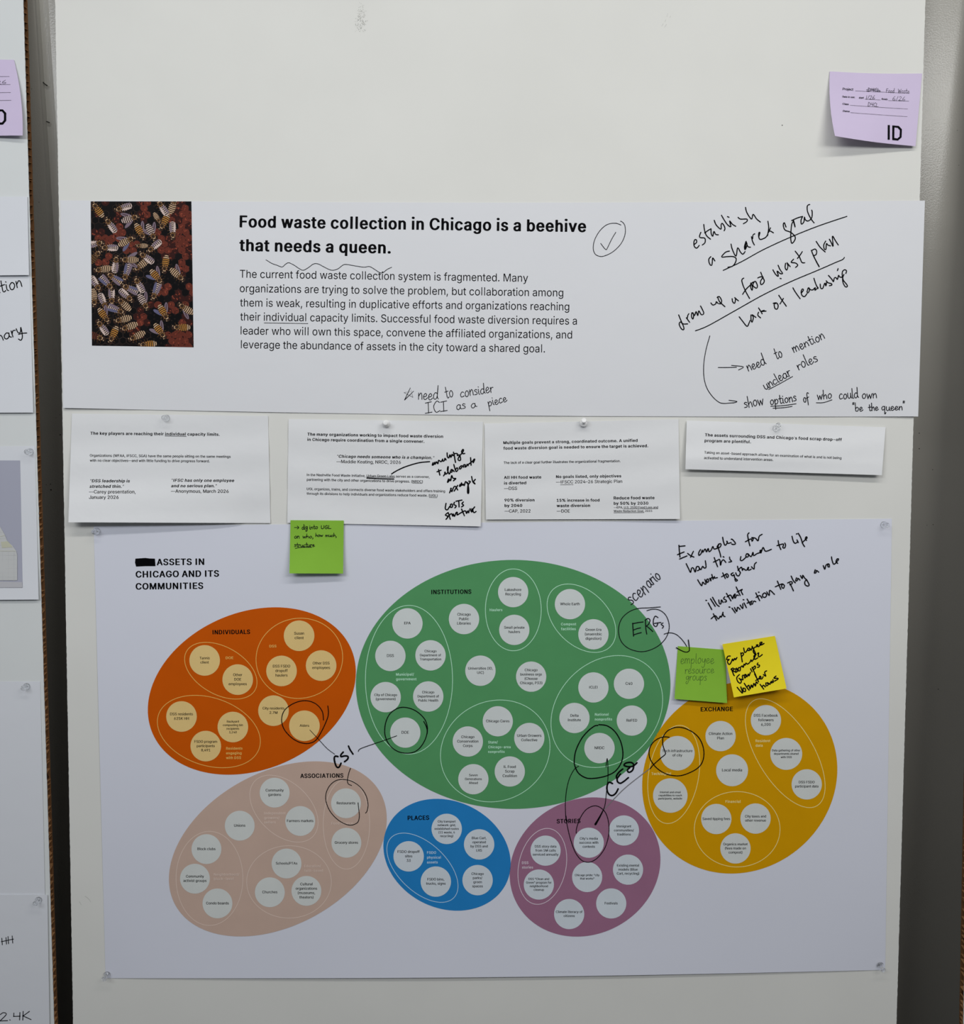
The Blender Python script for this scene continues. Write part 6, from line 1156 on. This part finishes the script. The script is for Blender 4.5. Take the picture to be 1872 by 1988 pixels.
# ------------------------------------------------------------------ sheets on the left board
shB = Sheet('paper_sheet', [(-250, 383), (54, 382), (64.5, 801), (-250, 802)], lambda u, v: 0.0006 + 0.003 * v ** 4, M_LEFT,
    'white sheet on the left board below the lilac note, marker words run off it', 'paper', 'sheets on the left board')
k = Ink()
k.write('ation', -14, 572, 43, 556.5, 13, 2.0); k.write('nary', -4, 664, 44, 647, 11.5, 2.0); k.stroke([(36, 649), (44, 647), (52, 646.5)], 2.0)
shB.lay('handwriting', k, M_MARK)
shA = Sheet('paper_sheet', [(-250, 384), (53, 381.5), (56.3, 534), (-250, 537)], lambda u, v: 0.0022 + 0.0025 * v ** 3 * u, M_LEFT,
    'blank white strip laid over the top of the left sheet, above its marker words', 'paper', 'sheets on the left board')
shC = Sheet('paper_sheet', [(-250, 868), (67.8, 866), (75, 1164), (-250, 1166)], lambda u, v: 0.0006 + 0.004 * v ** 4, M_LEFT,
    'white sheet with a grey printed picture of a stepped building, left board', 'paper', 'sheets on the left board')
z = Z(0, 780, 4.97)
k = Ink(); k.quad([(-200, 893), (39, 894), (44, 1141), (-200, 1141)], 16, 24)
LM = [mat('print_' + n, c, .5, .3) for n, c in (('lavender_grey', (.40, .41, .50)), ('stone', (.56, .57, .57)), ('straw', (.54, .54, .42)), ('stone_line', (.52, .53, .535)), ('ground', (.50, .50, .53)))]
p0 = shC.lay('printed_picture', k, LM[0]); p0['label'] = 'grey lavender printed picture of a pale stepped building'
k = Ink()
k.poly([(-150, 1022)] + z('0,1205 45,1280 70,1345 122,1390 157,1440 166,1480 166,1722') + [(-150, 1128)], 0)
shC.lay('building_figure', k, [LM[1]], .0010, p0)
k = Ink(); k.poly(z('8,1352 75,1345 122,1402 20,1410')); k.stroke(z('0,1300 48,1290'), .7, 0); k.stroke(z('0,1440 150,1440'), .7, 0)
shC.lay('straw_patch', k, [LM[2]], .0013, p0)
k = Ink()
for y in range(1440, 1720, 42):
    k.stroke(z([(-40, y), (160, y)]), .5)
    for x in range(-30, 160, 55): k.stroke(z([(x + (y % 3) * 12, y), (x + (y % 3) * 12, y + 42)]), .5)
for y in (1260, 1320, 1385): k.stroke(z([(-40, y), (35 + (y - 1260) * .55, y)]), .5)
shC.lay('stone_courses', k, LM[3], .0012, p0)
k = Ink(); k.poly([(-200, 1128.5)] + z('0,1735 213,1740 217,1792') + [(-200, 1141)]); shC.lay('ground_strip', k, LM[4], .0008, p0)
shD = Sheet('paper_sheet', [(-250, 1324), (78, 1323), (87.5, 1746), (-250, 1746)], lambda u, v: 0.0006 + .0006 * v, M_LEFT,
    'blank white sheet pinned low on the left board, below bare board', 'paper', 'sheets on the left board')
shE = Sheet('paper_sheet', [(-250, 1737), (92, 1737), (97.5, 2080), (-250, 2080)], lambda u, v: 0.0026 + .0004 * v, M_LEFT,
    'lowest white sheet on the left board, marked with tallies and figures', 'paper', 'sheets on the left board')
k = Ink(); k.write('HH', 3, 1834.5, 26, 1831, 7.5, 1.5); shE.lay('handwriting', k, M_PEN)
k = Ink(); k.write('2.4K', -2, 1982, 58, 1980, 8.8, 1.6); shE.lay('handwriting', k, M_PEN)

# ------------------------------------------------------------------ push pins
def pin(x, y, base_lift, material, label, tilt=(0, 0), group='clear push pins'):
    p = hit(x, y, base_lift)
    root = bpy.data.objects.new('push_pin', None); COL.objects.link(root); root.location = p
    d = (NB + Vector((tilt[0], 0, 0)) + UP * tilt[1]).normalized()
    root.rotation_euler = d.to_track_quat('Z', 'Y').to_euler(); root.rotation_mode = 'XYZ'
    tag(root, label, 'push pin', group)
    def lathe(name, prof, m, n=28):
        v = []; f = []
        for r, z_ in prof: v += [Vector((r * math.cos(2 * math.pi * i / n), r * math.sin(2 * math.pi * i / n), z_)) for i in range(n)]
        for j in range(len(prof) - 1):
            for i in range(n): f.append((j * n + i, j * n + (i + 1) % n, (j + 1) * n + (i + 1) % n, (j + 1) * n + i))
        f += [tuple(range(n - 1, -1, -1)), tuple((len(prof) - 1) * n + i for i in range(n))]
        me = bpy.data.meshes.new(name); me.from_pydata([tuple(q) for q in v], [], f); me.update()
        me.polygons.foreach_set('use_smooth', [True] * len(me.polygons))
        return link(name, me, root, [m])
    k_ = .001
    lathe('grip', [(3.2 * k_, .3 * k_), (4.9 * k_, .6 * k_), (5.2 * k_, 1.2 * k_), (4.9 * k_, 1.8 * k_), (3.0 * k_, 2.2 * k_), (2.2 * k_, 3.4 * k_), (2.1 * k_, 6 * k_), (2.5 * k_, 8.4 * k_),
                   (3.6 * k_, 9.6 * k_), (3.9 * k_, 10.4 * k_), (3.7 * k_, 11.2 * k_), (2.6 * k_, 11.5 * k_)], material)
    lathe('needle', [(.2 * k_, -base_lift - .006), (.5 * k_, -base_lift - .004), (.5 * k_, .5 * k_)], M_STEEL, 12)
    return root
for a in ((323.5, 812, .0016, 'clear push pin at the top of the The key players card'), (189, 1031.5, .001, 'clear push pin at the upper left corner of the poster'),
          (1716, 1019, .001, 'clear push pin at the upper right corner of the poster'), (1708, 1872, .0022, 'clear push pin at the lower right corner of the poster'),
          (208.5, 1892, .0022, 'clear push pin at the lower left corner of the poster'), (59, 877.5, .001, 'clear push pin in the sheet with the grey building picture'),
          (52.5, 1332.5, .001, 'clear push pin in the blank sheet low on the left board'), (75.5, 1747, .003, 'clear push pin in the lowest sheet of the left board'),
          (1507, 832, .0026, 'clear push pin holding the narrow card below the banner')):
    pin(a[0], a[1], a[2], M_CLEAR, a[3], (0, .45) if a[0] == 1507 else ((.1, -.3) if a[0] == 1708 else (0, 0)))
pin(750, 823, .0018, M_WHITEP, 'white push pin at the top of the The many organizations card', (0, .1), 'white push pins')
pin(1133, 823, .0022, M_WHITEP, 'white push pin at the top of the Multiple goals card', (-.05, .45), 'white push pins')

# ------------------------------------------------------------------ marks on board and wall
def mark(name, pts_list, m, parent, org, fn, w=None):
    k = Ink()
    for q in pts_list:
        if w: k.stroke(q, w)
        else: k.poly(q)
    mesh(name, [fn(x, y) for x, y in k.v], k.f, org, parent, [m])
bf = lambda x, y: hit(x, y, .00012)
rs = random.Random(5)
def speck(cx, cy, rx, ry, n=9): return [(cx + rx * math.cos(i / n * 6.283) * rs.uniform(.7, 1.2), cy + ry * math.sin(i / n * 6.283) * rs.uniform(.7, 1.2)) for i in range(n)]
dots = []
while len(dots) < 150:
    x, y = rs.uniform(688, 714), rs.uniform(5, 62)
    w_ = 6 + 7 * min(1, max(0, (y - 10) / 30)); cx_ = 702 - (3 if y > 45 else 0)
    if abs(x - cx_) < w_ * rs.uniform(.5, 1.05): dots.append(speck(x, y, rs.uniform(.4, 1.15), rs.uniform(.4, 1.0), 7))
mark('smudge', dots, M_SMUDGE, board, BORG, bf)
mark('scratch', [[(1288, 46), (1285, 51)], [(1290.5, 53), (1294.5, 47)], [(1295, 33), (1297, 26)], [(1291, 43), (1293, 38)], [(1301, 34), (1302.5, 31)]], M_SMUDGE, board, BORG, bf, .55)
mark('speck', [speck(1519, 243, 1.2, 1)], M_SCUFF, board, BORG, bf)
mark('scratch', [[(165, 1740), (172, 1745), (176, 1751)], [(154, 1750), (158, 1757)]], M_SMUDGE, board, BORG, bf, .6)
wf = lambda x, y: hitwall(x, y, -.0003)
mark('scuff_mark', [speck(x, y, r * .75, r * .6) for x, y, r in ((61.5, 172.5, 1), (75.7, 392.5, 1.1), (1785, 841, 1.6), (1785, 871, 1.6), (1811, 912, 1.2), (1800, 1019.5, 1), (1812, 1018.5, 1.3), (1822, 1338, 1.6), (1859, 253, 1), (1862, 321, 1),
    (109, 811, 1), (116, 805, 1), (117, 844, 2), (99, 951, 2.4), (98, 940, 1.6), (90, 941, 1))], M_SCUFF, wall, Vector((0, 0, 0)), wf)
mark('scuff_mark', [[(84, 160), (88, 164), (91.5, 166)], [(90.5, 236), (96, 238)]], M_SCUFF, wall, Vector((0, 0, 0)), wf, 2.2)
